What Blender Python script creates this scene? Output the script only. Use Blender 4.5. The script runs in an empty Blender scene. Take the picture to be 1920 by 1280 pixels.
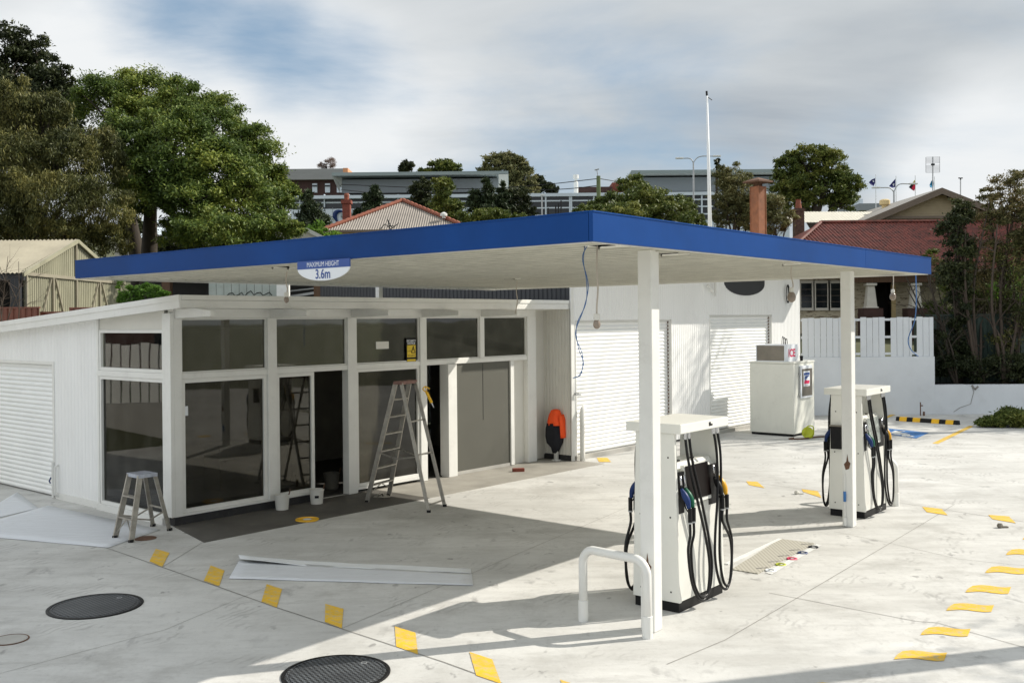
import bpy, math, random
import numpy as np
from mathutils import Vector, Matrix
random.seed(7); RNG = np.random.default_rng(11)
scene = bpy.context.scene
COL = scene.collection
PI = math.pi
R = math.radians

# ------------------------------------------------------------------ survey of the photograph
FPX = 1880.; ROLL = R(0.55); VH = 600.; H = 2.95
CR, SR = math.cos(ROLL), math.sin(ROLL)
def P(u, v):
    dx = u-960; dy = v-VH
    return dx*CR-dy*SR, dx*SR+dy*CR
def G(u, v, z=0.):                       # point at height z seen at (u, v)
    x, y = P(u, v); Y = FPX*(H-z)/y
    return Vector((x*Y/FPX, Y, z))
def W(u, v, Y):                          # point at distance Y
    x, y = P(u, v)
    return Vector((x*Y/FPX, Y, H-y*Y/FPX))
def PL(u, v, o, d):                      # point on the vertical plane through o along d -> (s, z)
    x, y = P(u, v); a = x/FPX
    s = (o[0]-a*o[1])/(a*d[1]-d[0]); Y = o[1]+s*d[1]
    return s, H-y*Y/FPX
def azv(a): return (math.cos(R(a)), math.sin(R(a)))

# ------------------------------------------------------------------ mesh helpers
class MB:
    def __init__(s): s.v = []; s.f = []; s.m = None; s.mi = []; s.cur = 0
    def add(s, vs, fs):
        n = len(s.v)
        if s.m is not None: vs = [tuple(s.m @ Vector(p)) for p in vs]
        s.v += [tuple(p) for p in vs]; s.f += [tuple(i+n for i in f) for f in fs]
        s.mi += [s.cur]*len(fs); return s
    def box(s, x0, x1, y0, y1, z0, z1):
        return s.add([(x0,y0,z0),(x1,y0,z0),(x1,y1,z0),(x0,y1,z0),(x0,y0,z1),(x1,y0,z1),(x1,y1,z1),(x0,y1,z1)],
                     [(0,3,2,1),(4,5,6,7),(0,1,5,4),(1,2,6,5),(2,3,7,6),(3,0,4,7)])
    def quad(s, a, b, c, d): return s.add([a,b,c,d], [(0,1,2,3)])
    def prism(s, base, vec):              # base polygon (3D points) swept by vec
        n = len(base); b = [Vector(p) for p in base]; t = [p+Vector(vec) for p in b]
        return s.add(b+t, [tuple(range(n))[::-1], tuple(range(n, 2*n))]+[(i,(i+1)%n,n+(i+1)%n,n+i) for i in range(n)])
    def bar(s, a, b, w, h, up=(0,0,1)):   # rectangular bar from a to b
        a = Vector(a); b = Vector(b); d = (b-a).normalized(); u = Vector(up)
        if abs(d.dot(u)) > .98: u = Vector((1,0,0))
        sx = d.cross(u).normalized(); sy = sx.cross(d).normalized()
        q = [a+sx*(i*w/2)+sy*(j*h/2) for i, j in ((-1,-1),(1,-1),(1,1),(-1,1))]
        return s.prism(q, b-a)
    def tube(s, pts, r, n=8, caps=True):
        pts = [Vector(p) for p in pts]; m = len(pts)
        rr = r if isinstance(r, (list, tuple)) else [r]*m
        vs = []; prev = None
        for i, p in enumerate(pts):
            d = (pts[min(i+1, m-1)]-pts[max(i-1, 0)]).normalized()
            if prev is None:
                u = Vector((0,0,1)) if abs(d.z) < .9 else Vector((1,0,0))
                a = d.cross(u).normalized()
            else:
                a = (prev-d*prev.dot(d)).normalized()
            prev = a; b = d.cross(a)
            vs += [p+(a*math.cos(2*PI*k/n)+b*math.sin(2*PI*k/n))*rr[i] for k in range(n)]
        fs = [(i*n+k, i*n+(k+1)%n, (i+1)*n+(k+1)%n, (i+1)*n+k) for i in range(m-1) for k in range(n)]
        if caps: fs += [tuple(range(n))[::-1], tuple(range((m-1)*n, m*n))]
        return s.add(vs, fs)
    def lathe(s, prof, n=20, c=(0,0,0), cap=True):   # prof: (r, z)
        vs = []
        for r, z in prof: vs += [(c[0]+r*math.cos(2*PI*k/n), c[1]+r*math.sin(2*PI*k/n), c[2]+z) for k in range(n)]
        m = len(prof)
        fs = [(i*n+k, i*n+(k+1)%n, (i+1)*n+(k+1)%n, (i+1)*n+k) for i in range(m-1) for k in range(n)]
        if cap: fs += [tuple(range(n))[::-1], tuple(range((m-1)*n, m*n))]
        return s.add(vs, fs)
def smooth_pts(ctrl, n=8):               # Catmull-Rom through control points
    c = [Vector(p) for p in ctrl]; c = [c[0]*2-c[1]]+c+[c[-1]*2-c[-2]]
    out = []
    for i in range(1, len(c)-2):
        for k in range(n):
            t = k/n; a, b, d, e = c[i-1], c[i], c[i+1], c[i+2]
            out.append(.5*((2*b)+(d-a)*t+(2*a-5*b+4*d-e)*t*t+(3*b-a-3*d+e)*t**3))
    out.append(c[-2]); return out
def obj(name, mb, mat, parent=None, smooth=False, bevel=0., label=None):
    me = bpy.data.meshes.new(name); me.from_pydata(mb.v, [], mb.f); me.update()
    ms = mat if isinstance(mat, (list, tuple)) else [mat]
    for m in ms: me.materials.append(m)
    if len(ms) > 1:
        for p, i in zip(me.polygons, mb.mi): p.material_index = i
    if smooth: me.polygons.foreach_set('use_smooth', [True]*len(me.polygons))
    o = bpy.data.objects.new(name, me); COL.objects.link(o)
    if parent: o.parent = parent
    if bevel:
        b = o.modifiers.new('Bevel', 'BEVEL'); b.width = bevel; b.segments = 2; b.limit_method = 'ANGLE'; b.angle_limit = R(40)
    if label: o['label'] = label
    return o
def thing(name, label, cat, loc=(0,0,0), rotz=0., group=None):
    o = bpy.data.objects.new(name, None); COL.objects.link(o); o.empty_display_size = .2
    o.location = loc; o.rotation_euler = (0,0,rotz); return tag(o, label, cat, group)
def tag(o, label, cat, group=None):
    o['label'] = label; o['category'] = cat
    if group: o['group'] = group
    return o
def struct(name, mb, mat, kind='structure', smooth=False):
    o = obj(name, mb, mat, smooth=smooth); o['kind'] = kind; return o
def text_mb(txt, size, ox=0, oz=0, bold=0., sx=1.):   # text in the x-z plane facing -y
    cu = bpy.data.curves.new('txt', 'FONT'); cu.body = txt; cu.size = size; cu.align_x = 'CENTER'; cu.align_y = 'CENTER'
    cu.offset = bold; cu.resolution_u = 3
    t = bpy.data.objects.new('txt', cu); COL.objects.link(t)
    dg = bpy.context.evaluated_depsgraph_get(); me = bpy.data.meshes.new_from_object(t.evaluated_get(dg))
    mb = MB(); mb.add([(v.co.x*sx+ox, 0, v.co.y+oz) for v in me.vertices], [tuple(p.vertices) for p in me.polygons])
    bpy.data.objects.remove(t); bpy.data.meshes.remove(me); bpy.data.curves.remove(cu)
    return mb
def shifted(mb, dy=0., dx=0., dz=0.):
    mb.v = [(x+dx, y+dy, z+dz) for x, y, z in mb.v]; return mb

# ------------------------------------------------------------------ materials
def nt_new(name):
    m = bpy.data.materials.new(name); m.use_nodes = True; nt = m.node_tree
    return m, nt, nt.nodes['Principled BSDF']
def mat(name, col, rough=.6, metal=0., var=.12, scale=3., bump=0., bscale=40., spec=.5, stretch=(1,1,1), grime=0., coat=0., rust=None, gcol=(.2,.17,.13)):
    m, nt, b = nt_new(name); N = nt.nodes.new; L = nt.links.new
    tc = N('ShaderNodeTexCoord'); mp = N('ShaderNodeMapping'); mp.inputs['Scale'].default_value = stretch
    L(tc.outputs['Object'], mp.inputs['Vector'])
    nz = N('ShaderNodeTexNoise'); nz.inputs['Scale'].default_value = scale; nz.inputs['Detail'].default_value = 6; nz.inputs['Roughness'].default_value = .62
    L(mp.outputs[0], nz.inputs['Vector'])
    mx = N('ShaderNodeMix'); mx.data_type = 'RGBA'
    c0 = [max(0, c*(1-var)) for c in col]+[1]; c1 = [min(1, c*(1+var)) for c in col]+[1]
    mx.inputs[6].default_value = c0; mx.inputs[7].default_value = c1
    mr = N('ShaderNodeMapRange'); mr.inputs[1].default_value = .3; mr.inputs[2].default_value = .7
    L(nz.outputs[0], mr.inputs[0]); L(mr.outputs[0], mx.inputs[0]); out = mx.outputs[2]
    if grime or rust:
        n2 = N('ShaderNodeTexNoise'); n2.inputs['Scale'].default_value = scale*2.3; n2.inputs['Detail'].default_value = 9; n2.inputs['Roughness'].default_value = .75
        L(mp.outputs[0], n2.inputs['Vector'])
        r2 = N('ShaderNodeMapRange'); r2.inputs[1].default_value = (.46 if grime > .8 else .54) if grime else .52; r2.inputs[2].default_value = (.62 if grime > .8 else .72) if grime else .6; r2.inputs[4].default_value = grime or 1.
        L(n2.outputs[0], r2.inputs[0])
        m2 = N('ShaderNodeMix'); m2.data_type = 'RGBA'; m2.inputs[7].default_value = (rust or (.16,.13,.1))+(1,) if rust else gcol+(1,)
        L(r2.outputs[0], m2.inputs[0]); L(out, m2.inputs[6]); out = m2.outputs[2]
    L(out, b.inputs['Base Color'])
    r3 = N('ShaderNodeMapRange'); r3.inputs[3].default_value = max(.03, rough-.08); r3.inputs[4].default_value = min(1, rough+.08)
    L(nz.outputs[0], r3.inputs[0]); L(r3.outputs[0], b.inputs['Roughness'])
    b.inputs['Metallic'].default_value = metal; b.inputs['Specular IOR Level'].default_value = spec
    if coat: b.inputs['Coat Weight'].default_value = coat; b.inputs['Coat Roughness'].default_value = .12
    if bump:
        bn = N('ShaderNodeTexNoise'); bn.inputs['Scale'].default_value = bscale; bn.inputs['Detail'].default_value = 4
        L(mp.outputs[0], bn.inputs['Vector'])
        bp = N('ShaderNodeBump'); bp.inputs['Strength'].default_value = bump; bp.inputs['Distance'].default_value = .01
        L(bn.outputs[0], bp.inputs['Height']); L(bp.outputs[0], b.inputs['Normal'])
    return m
def foliage(name, c_dark, c_mid, c_light, trans=.35, nscale=.6):
    m, nt, b = nt_new(name); N = nt.nodes.new; L = nt.links.new
    g = N('ShaderNodeNewGeometry'); tc = N('ShaderNodeTexCoord'); nz = N('ShaderNodeTexNoise'); nz.inputs['Scale'].default_value = nscale; nz.inputs['Detail'].default_value = 3
    L(tc.outputs['Object'], nz.inputs['Vector'])
    ad = N('ShaderNodeMath'); ad.operation = 'MULTIPLY_ADD'; ad.inputs[1].default_value = .45
    L(g.outputs['Random Per Island'], ad.inputs[0])
    mr = N('ShaderNodeMapRange'); mr.inputs[1].default_value = .3; mr.inputs[2].default_value = .7; mr.inputs[4].default_value = .6
    L(nz.outputs[0], mr.inputs[0]); L(mr.outputs[0], ad.inputs[2])
    cr = N('ShaderNodeValToRGB'); e = cr.color_ramp.elements
    e[0].color = c_dark+(1,); e[1].color = c_light+(1,); k = e.new(.5); k.color = c_mid+(1,)
    L(ad.outputs[0], cr.inputs[0]); L(cr.outputs[0], b.inputs['Base Color'])
    b.inputs['Roughness'].default_value = .55; b.inputs['Specular IOR Level'].default_value = .3
    tr = N('ShaderNodeBsdfTranslucent'); L(cr.outputs[0], tr.inputs['Color'])
    ms = N('ShaderNodeMixShader'); ms.inputs[0].default_value = trans
    L(b.outputs[0], ms.inputs[1]); L(tr.outputs[0], ms.inputs[2]); L(ms.outputs[0], nt.nodes['Material Output'].inputs['Surface'])
    return m
def glass(name, tint, refl=.08, rough=.02, dust=1., gcol=.85):
    m, nt, b = nt_new(name); N = nt.nodes.new; L = nt.links.new
    nt.nodes.remove(b)
    tr = N('ShaderNodeBsdfTransparent'); tr.inputs[0].default_value = tint+(1,)
    gl = N('ShaderNodeBsdfGlossy'); gl.inputs['Roughness'].default_value = rough; gl.inputs[0].default_value = (gcol,gcol,gcol*.97,1)
    lw = N('ShaderNodeFresnel'); lw.inputs[0].default_value = 1.5
    ad = N('ShaderNodeMath'); ad.operation = 'ADD'; ad.inputs[1].default_value = refl; L(lw.outputs[0], ad.inputs[0])
    tc = N('ShaderNodeTexCoord'); nz = N('ShaderNodeTexNoise'); nz.inputs['Scale'].default_value = 1.1; L(tc.outputs['Object'], nz.inputs['Vector'])
    bp = N('ShaderNodeBump'); bp.inputs['Strength'].default_value = .02; bp.inputs['Distance'].default_value = .05; L(nz.outputs[0], bp.inputs['Height']); L(bp.outputs[0], gl.inputs['Normal'])
    df = N('ShaderNodeBsdfDiffuse'); df.inputs[0].default_value = (.35,.34,.3,1)
    n2 = N('ShaderNodeTexNoise'); n2.inputs['Scale'].default_value = 2.5; n2.inputs['Detail'].default_value = 8; L(tc.outputs['Object'], n2.inputs['Vector'])
    r2 = N('ShaderNodeMapRange'); r2.inputs[1].default_value = .45; r2.inputs[2].default_value = .8; r2.inputs[3].default_value = .02*dust; r2.inputs[4].default_value = .13*dust; L(n2.outputs[0], r2.inputs[0])
    m0 = N('ShaderNodeMixShader'); L(r2.outputs[0], m0.inputs[0]); L(tr.outputs[0], m0.inputs[1]); L(df.outputs[0], m0.inputs[2])
    ms = N('ShaderNodeMixShader'); L(ad.outputs[0], ms.inputs[0]); L(m0.outputs[0], ms.inputs[1]); L(gl.outputs[0], ms.inputs[2])
    L(ms.outputs[0], nt.nodes['Material Output'].inputs['Surface']); return m

M = {}
M['white'] = mat('white_paint', (.74,.74,.71), .5, var=.05, scale=2, bump=.08, bscale=30, grime=.12)
M['white_wall'] = mat('white_wall_paint', (.83,.835,.825), .55, var=.04, scale=1.2, bump=.05, stretch=(1,1,.3), grime=.08)
M['cream'] = mat('cream_metal', (.66,.65,.6), .45, var=.05, scale=1.5)
M['door'] = mat('roller_door_paint', (.82,.83,.82), .4, var=.04, scale=1.2, grime=.05)
M['soffit'] = mat('soffit_sheet', (.80,.785,.70), .45, var=.07, scale=1., stretch=(1,1,1), grime=.06)
M['soffit_rib_shade'] = mat('soffit_painted_shade', (.5,.49,.43), .7, var=.15)  # darker tone paints the shade between soffit strips onto the rib sides
M['blue'] = mat('blue_paint', (.002,.045,.2), .45, var=.2, scale=.7, spec=.16)
M['blue2'] = mat('blue_print', (.03,.08,.3), .5)
M['pump'] = mat('pump_enamel', (.76,.76,.71), .32, var=.03, scale=2, coat=.25)
M['black'] = mat('black_plastic', (.007,.007,.008), .5, var=.2, spec=.25)
M['rubber'] = mat('hose_rubber', (.006,.006,.007), .38, var=.3, scale=20, spec=.3)
M['kick'] = mat('black_kickboard', (.02,.02,.022), .6, var=.4, scale=6, grime=.2)
M['chrome'] = mat('chrome', (.6,.6,.62), .2, metal=1.)
M['alu'] = mat('paint_spattered_aluminium', (.36,.34,.3), .5, metal=.55, var=.25, scale=9, grime=.55)
M['galv'] = mat('galvanised_steel', (.42,.43,.44), .45, metal=.6, var=.15)
M['yellow'] = mat('yellow_road_paint', (.74,.45,.02), .85, var=.16, scale=5, grime=.82, gcol=(.40,.37,.26))
M['yellow_p'] = mat('yellow_plastic', (.8,.45,.01), .35, var=.05)
M['nblue'] = mat('nozzle_blue', (.008,.028,.12), .4, spec=.3); M['ngreen'] = mat('nozzle_green', (.004,.10,.05), .4, spec=.3)
M['nyel'] = mat('nozzle_yellow', (.75,.38,.01), .35)
M['red'] = mat('red_print', (.65,.02,.1), .5); M['orange'] = mat('hi_vis_orange', (.95,.09,.01), .75, var=.12, scale=12)
M['navy'] = mat('navy_cloth', (.008,.009,.014), .9, var=.3, scale=14)
M['rustm'] = mat('rusty_iron', (.12,.06,.035), .8, var=.35, scale=9, bump=.3)
M['brown_steel'] = mat('brown_flue_steel', (.27,.10,.045), .6, var=.3, scale=4, grime=.25)
M['darkwin'] = mat('dark_window', (.012,.016,.02), .12, var=.3, scale=.3)
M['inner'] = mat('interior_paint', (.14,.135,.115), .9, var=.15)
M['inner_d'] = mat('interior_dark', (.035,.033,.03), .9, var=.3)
M['board'] = mat('grey_green_board', (.095,.094,.078), .6, var=.06, scale=1.5)
M['poly'] = mat('mirrored_bar_tone', (.66,.68,.71), .5, var=.06, scale=2., grime=.3, stretch=(1,5,1))
M['poly_edge'] = mat('torn_paper', (.72,.74,.75), .7, var=.05)
M['greenfence'] = mat('green_steel_fence', (.03,.055,.045), .5, var=.15)
M['brownfence'] = mat('brown_steel_fence', (.2,.07,.045), .5, var=.12)
M['creamshed'] = mat('fibreglass_sheet', (.34,.33,.24), .45, var=.2, scale=1.2, stretch=(1,1,.4), grime=.2)
M['creamroof'] = mat('shed_roof_sheet', (.30,.275,.21), .65, var=.15, scale=1., grime=.25)
M['charcoal'] = mat('charcoal_sheet', (.03,.032,.037), .5, var=.2, scale=2)
M['brownpost'] = mat('brown_timber', (.1,.055,.03), .8, var=.3, scale=5, stretch=(4,4,.4))
M['tin'] = mat('red_roof_iron', (.135,.034,.024), .65, var=.5, scale=2.2, stretch=(1,1,1), spec=.25, rust=(.05,.016,.012))
M['tin2'] = mat('grey_roof_iron', (.27,.24,.21), .6, var=.14, scale=1.3, stretch=(1,1,1), grime=.3)
M['tin3'] = mat('pale_roof_iron', (.55,.53,.46), .6, var=.1)
M['tin4'] = mat('warm_grey_roof', (.3,.28,.25), .6, var=.08)
M['ridge'] = mat('terracotta_ridge', (.26,.085,.05), .85, var=.3, scale=6)
M['brick'] = mat('red_brick', (.22,.06,.04), .85, var=.3, scale=9, bump=.3)
M['brick_d'] = mat('dark_brick', (.06,.03,.025), .85, var=.3, scale=2)
M['brick_s'] = mat('sooty_brick', (.1,.06,.045), .85, var=.5, scale=8)
M['wb'] = mat('weatherboard', (.5,.44,.32), .8, var=.12, scale=3, rust=(.13,.09,.06), stretch=(.6,.6,3))
M['wb2'] = mat('gable_weatherboard', (.38,.31,.2), .8, var=.08, scale=2)
M['barge'] = mat('brown_barge', (.17,.13,.1), .7, var=.1)
M['wcream'] = mat('cream_render', (.62,.48,.25), .85, var=.1)
M['wwhite'] = mat('white_house_paint', (.6,.57,.5), .8, var=.1)
M['hosp_wall'] = mat('grey_cladding', (.24,.265,.28), .6, var=.05, scale=.05)
M['hosp_white'] = mat('white_cladding', (.62,.69,.75), .55, var=.04, scale=.05)
M['hosp_roof'] = mat('blue_grey_roof', (.26,.31,.31), .5, var=.06, scale=.05)
M['hosp_soffit'] = mat('pale_soffit', (.6,.62,.58), .6, var=.04)
M['grey_roof2'] = mat('grey_tile_roof', (.3,.3,.29), .7, var=.08, scale=.3, stretch=(1,1,8))
M['peach'] = mat('peach_render', (.7,.33,.17), .8)
M['concr'] = mat('kerb_concrete', (.42,.41,.38), .85, var=.1, bump=.2)
M['bark'] = mat('tree_bark', (.045,.035,.026), .9, var=.35, scale=5, stretch=(3,3,.5), bump=.4, bscale=14)
M['bark_l'] = mat('pale_bark', (.075,.056,.042), .9, var=.35, scale=5, stretch=(3,3,.5))
M['soil'] = mat('dark_soil', (.035,.027,.02), .95, var=.4, scale=3, bump=.5, bscale=10)
M['boundary'] = mat('painted_block_wall', (.66,.69,.72), .6, var=.06, scale=.8, bump=.25, bscale=8, grime=.1)
M['bulb'] = mat('lamp_glass', (.26,.21,.17), .25, var=.2)
M['cablew'] = mat('white_flex', (.45,.4,.34), .6); M['cableb'] = mat('blue_flex', (.04,.12,.3), .5)
M['pole'] = mat('green_timber_pole', (.13,.17,.08), .85, var=.2, scale=2)
M['flagpole'] = mat('white_mast_paint', (.72,.74,.76), .4, var=.04)
M['ice_metal'] = mat('ice_box_enamel', (.74,.74,.67), .45, var=.05, scale=1.5, grime=.12)
M['steel_door'] = mat('stainless_door', (.2,.18,.15), .4, metal=.4, var=.15)
M['plastic_wrap'] = mat('crumpled_plastic_wrap', (.33,.36,.34), .12, var=.5, scale=14, bump=1., bscale=18, spec=.9)
M['sign_white'] = mat('sign_white', (.75,.78,.82), .5, var=.02); M['sign_yellow'] = mat('sign_yellow', (.7,.5,.02), .5)
M['lime'] = mat('lime_plastic', (.45,.5,.02), .5); M['disab'] = mat('worn_blue_road_paint', (.05,.17,.42), .8, var=.3, scale=6, grime=.0)
M['flag_dk'] = mat('flag_navy', (.02,.02,.14), .8); M['flag_teal'] = mat('flag_teal', (.02,.22,.4), .8)
M['flag_y'] = mat('flag_yellow', (.6,.5,.05), .8); M['flag_r'] = mat('flag_red', (.6,.02,.06), .8)
M['glass'] = glass('tinted_shop_glass', (.46,.44,.38), .01, dust=.7, gcol=.72)
M['glass_side'] = glass('clear_upper_glass', (.9,.9,.86), .02, dust=.5)
M['glass_up'] = glass('dusty_upper_glass', (.55,.55,.47), .05)
M['leaf_a'] = foliage('jacaranda_leaves', (.018,.042,.010), (.10,.155,.028), (.32,.35,.06), .18, .35)
M['leaf_b'] = foliage('olive_leaves', (.016,.026,.007), (.085,.095,.028), (.30,.27,.08), .12)
M['leaf_c'] = foliage('dark_leaves', (.010,.016,.007), (.032,.044,.016), (.10,.11,.04), .15)
M['leaf_d'] = foliage('gum_leaves', (.04,.05,.02), (.14,.145,.055), (.34,.30,.12), .2)
M['leaf_e'] = foliage('mid_green_leaves', (.022,.044,.010), (.10,.135,.028), (.27,.27,.06), .2)
M['leaf_f'] = foliage('fresh_green_leaves', (0.045,0.105,0.015), (0.112,0.224,0.032), (0.256,0.384,0.048))
M['leaf_g'] = foliage('conifer_leaves', (.010,.02,.008), (.03,.05,.02), (.07,.09,.035), .12)
M['leaf_h'] = foliage('rusty_leaves', (.045,.055,.02), (.13,.13,.05), (.36,.26,.12), .25)
M['leaf_p'] = foliage('pink_grey_twigs', (.12,.09,.08), (.22,.16,.13), (.3,.2,.16))
M['leaf_r'] = foliage('red_buds', (.15,.03,.02), (.3,.06,.03), (.35,.2,.05))

# forecourt concrete: pale, streaked, with tyre scuffs
def concrete():
    m, nt, b = nt_new('forecourt_concrete'); N = nt.nodes.new; L = nt.links.new
    tc = N('ShaderNodeTexCoord')
    def noise(sc, det=6, rgh=.6, st=(1,1,1), rot=0., dist=0.):
        mp = N('ShaderNodeMapping'); mp.inputs['Scale'].default_value = st; mp.inputs['Rotation'].default_value = (0,0,rot)
        L(tc.outputs['Object'], mp.inputs['Vector'])
        n = N('ShaderNodeTexNoise'); n.inputs['Scale'].default_value = sc; n.inputs['Detail'].default_value = det; n.inputs['Roughness'].default_value = rgh; n.inputs['Distortion'].default_value = dist
        L(mp.outputs[0], n.inputs['Vector']); return n.outputs[0]
    def rng(x, a, b_, c=0., d=1.):
        r = N('ShaderNodeMapRange'); r.inputs[1].default_value = a; r.inputs[2].default_value = b_; r.inputs[3].default_value = c; r.inputs[4].default_value = d
        r.interpolation_type = 'SMOOTHSTEP'; L(x, r.inputs[0]); return r.outputs[0]
    def mix(fac, a, bc):
        x = N('ShaderNodeMix'); x.data_type = 'RGBA'; L(fac, x.inputs[0])
        if isinstance(a, tuple): x.inputs[6].default_value = a+(1,)
        else: L(a, x.inputs[6])
        if isinstance(bc, tuple): x.inputs[7].default_value = bc+(1,)
        else: L(bc, x.inputs[7])
        return x.outputs[2]
    def mul(a, b2):
        x = N('ShaderNodeMath'); x.operation = 'MULTIPLY'; L(a, x.inputs[0])
        if isinstance(b2, float): x.inputs[1].default_value = b2
        else: L(b2, x.inputs[1])
        return x.outputs[0]
    c = mix(rng(noise(.35, 5), .3, .7), (.50,.497,.475), (.64,.635,.61))
    streak = rng(noise(1.5, 7, .7, (.3,1,1), R(-12), .15), .42, .68, 0., .5); c = mix(streak, c, (.385,.375,.35))
    s2 = rng(noise(3.5, 7, .75, (.3,1,1), R(-14), .1), .47, .7, 0., .42); c = mix(s2, c, (.36,.355,.335))
    s4 = rng(noise(3.1, 7, .75, (1,.35,1), R(35), .1), 0.5, .72, 0., .25); c = mix(s4, c, (.34,.335,.32))
    sm = rng(noise(.45, 8, .75), .5, .64, 0., .42); c = mix(sm, c, (.33,.32,.295))
    gr = rng(noise(14., 8, .8), .52, .7, 0., .4); c = mix(gr, c, (.30,.29,.27))
    sp = rng(noise(2.2, 8, .75), .56, .72, 0., .22); c = mix(sp, c, (.33,.31,.28))
    sc = mul(rng(noise(.7, 3), .46, .6), rng(noise(3.6, 5, .6, (1,.5,1), R(40), .2), .58, .72)); c = mix(mul(sc, .55), c, (.2,.195,.19))
    sc2 = mul(rng(noise(1.1, 3), .5, .62), rng(noise(6.5, 3, .5, (1,.6,1), R(-30), .1), .62, .7)); c = mix(mul(sc2, .6), c, (.17,.165,.16))
    # trowel-like tyre chatter patches
    wv = N('ShaderNodeTexWave'); wv.inputs['Scale'].default_value = 3.2; wv.inputs['Distortion'].default_value = 9.; wv.inputs['Detail'].default_value = 3
    mp = N('ShaderNodeMapping'); mp.inputs['Rotation'].default_value = (0,0,R(30)); L(tc.outputs['Object'], mp.inputs['Vector']); L(mp.outputs[0], wv.inputs['Vector'])
    pt = mul(rng(noise(1.3, 3), .57, .66), rng(wv.outputs[0], .6, .95)); c = mix(mul(pt, .3), c, (.22,.21,.2))
    
    fl = rng(noise(38., 2), .68, .74, 0., .25); c = mix(fl, c, (.25,.24,.22))
    L(c, b.inputs['Base Color']); b.inputs['Roughness'].default_value = .8; b.inputs['Specular IOR Level'].default_value = .3
    bp = N('ShaderNodeBump'); bp.inputs['Strength'].default_value = .25; bp.inputs['Distance'].default_value = .006; L(noise(30., 6), bp.inputs['Height']); L(bp.outputs[0], b.inputs['Normal'])
    return m
M['concrete'] = concrete()
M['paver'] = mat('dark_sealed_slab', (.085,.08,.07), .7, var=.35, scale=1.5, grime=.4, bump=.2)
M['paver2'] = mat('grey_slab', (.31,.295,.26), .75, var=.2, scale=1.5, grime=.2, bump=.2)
M['joint'] = mat('joint_sealant', (.24,.23,.21), .9, var=.3)
M['ground'] = mat('dry_grass_ground', (.07,.075,.035), .95, var=.35, scale=.3, bump=.4, bscale=4)
# chequer plate of the tank covers
def cover_mat():
    m, nt, b = nt_new('black_cover_plate'); N = nt.nodes.new; L = nt.links.new
    tc = N('ShaderNodeTexCoord'); mp = N('ShaderNodeMapping'); mp.inputs['Rotation'].default_value = (0,0,R(28)); L(tc.outputs['Object'], mp.inputs['Vector'])
    ck = N('ShaderNodeTexChecker'); ck.inputs['Scale'].default_value = 36; ck.inputs[1].default_value = (.010,.011,.013,1); ck.inputs[2].default_value = (.10,.11,.12,1); L(mp.outputs[0], ck.inputs['Vector'])
    nz = N('ShaderNodeTexNoise'); nz.inputs['Scale'].default_value = 3; nz.inputs['Detail'].default_value = 6; L(tc.outputs['Object'], nz.inputs['Vector'])
    mr = N('ShaderNodeMapRange'); mr.inputs[1].default_value = .4; mr.inputs[2].default_value = .65; mr.inputs[4].default_value = .55; L(nz.outputs[0], mr.inputs[0])
    mx = N('ShaderNodeMix'); mx.data_type = 'RGBA'; mx.inputs[7].default_value = (.022,.024,.028,1); L(mr.outputs[0], mx.inputs[0]); L(ck.outputs[0], mx.inputs[6])
    L(mx.outputs[2], b.inputs['Base Color']); b.inputs['Roughness'].default_value = .5
    bp = N('ShaderNodeBump'); bp.inputs['Distance'].default_value = .004; bp.inputs['Strength'].default_value = .8; L(ck.outputs[1], bp.inputs['Height']); L(bp.outputs[0], b.inputs['Normal'])
    return m
M['cover'] = cover_mat()
def mesh_plate():
    m, nt, b = nt_new('perforated_mat'); N = nt.nodes.new; L = nt.links.new
    tc = N('ShaderNodeTexCoord'); ck = N('ShaderNodeTexVoronoi'); ck.inputs['Scale'].default_value = 22; ck.inputs['Randomness'].default_value = 0.; L(tc.outputs['Object'], ck.inputs['Vector'])
    cr = N('ShaderNodeValToRGB'); cr.color_ramp.elements[0].color = (.25,.235,.19,1); cr.color_ramp.elements[1].color = (.45,.43,.37,1); cr.color_ramp.elements[0].position = .3; cr.color_ramp.elements[1].position = .5
    L(ck.outputs[0], cr.inputs[0]); L(cr.outputs[0], b.inputs['Base Color']); b.inputs['Roughness'].default_value = .8; return m
M['grate'] = mesh_plate(); M['strip'] = mat('worn_white_strip', (.68,.68,.66), .7, var=.1, scale=6, grime=.3)

# ------------------------------------------------------------------ camera, light, sky
cam = bpy.data.cameras.new('camera'); co = bpy.data.objects.new('camera', cam); COL.objects.link(co); scene.camera = co
co.matrix_world = Matrix.Translation((0,0,H)) @ Matrix.Rotation(R(90), 4, 'X') @ Matrix.Rotation(-ROLL, 4, 'Z')
cam.sensor_width = 36; cam.lens = 36*FPX/1920; cam.shift_y = -40/1920; cam.clip_end = 4000; cam.clip_start = .1
SUN_AZ, SUN_EL = 15.5, 37.5
sd = Vector((math.cos(R(SUN_EL))*math.cos(R(SUN_AZ)), math.cos(R(SUN_EL))*math.sin(R(SUN_AZ)), math.sin(R(SUN_EL))))
sl = bpy.data.lights.new('sun', 'SUN'); sl.energy = 5.0; sl.angle = R(.5); sl.color = (1.,.94,.84)
so = bpy.data.objects.new('sun', sl); COL.objects.link(so); so.rotation_euler = sd.to_track_quat('Z', 'Y').to_euler()
w = bpy.data.worlds.new('World'); scene.world = w; w.use_nodes = True
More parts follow.
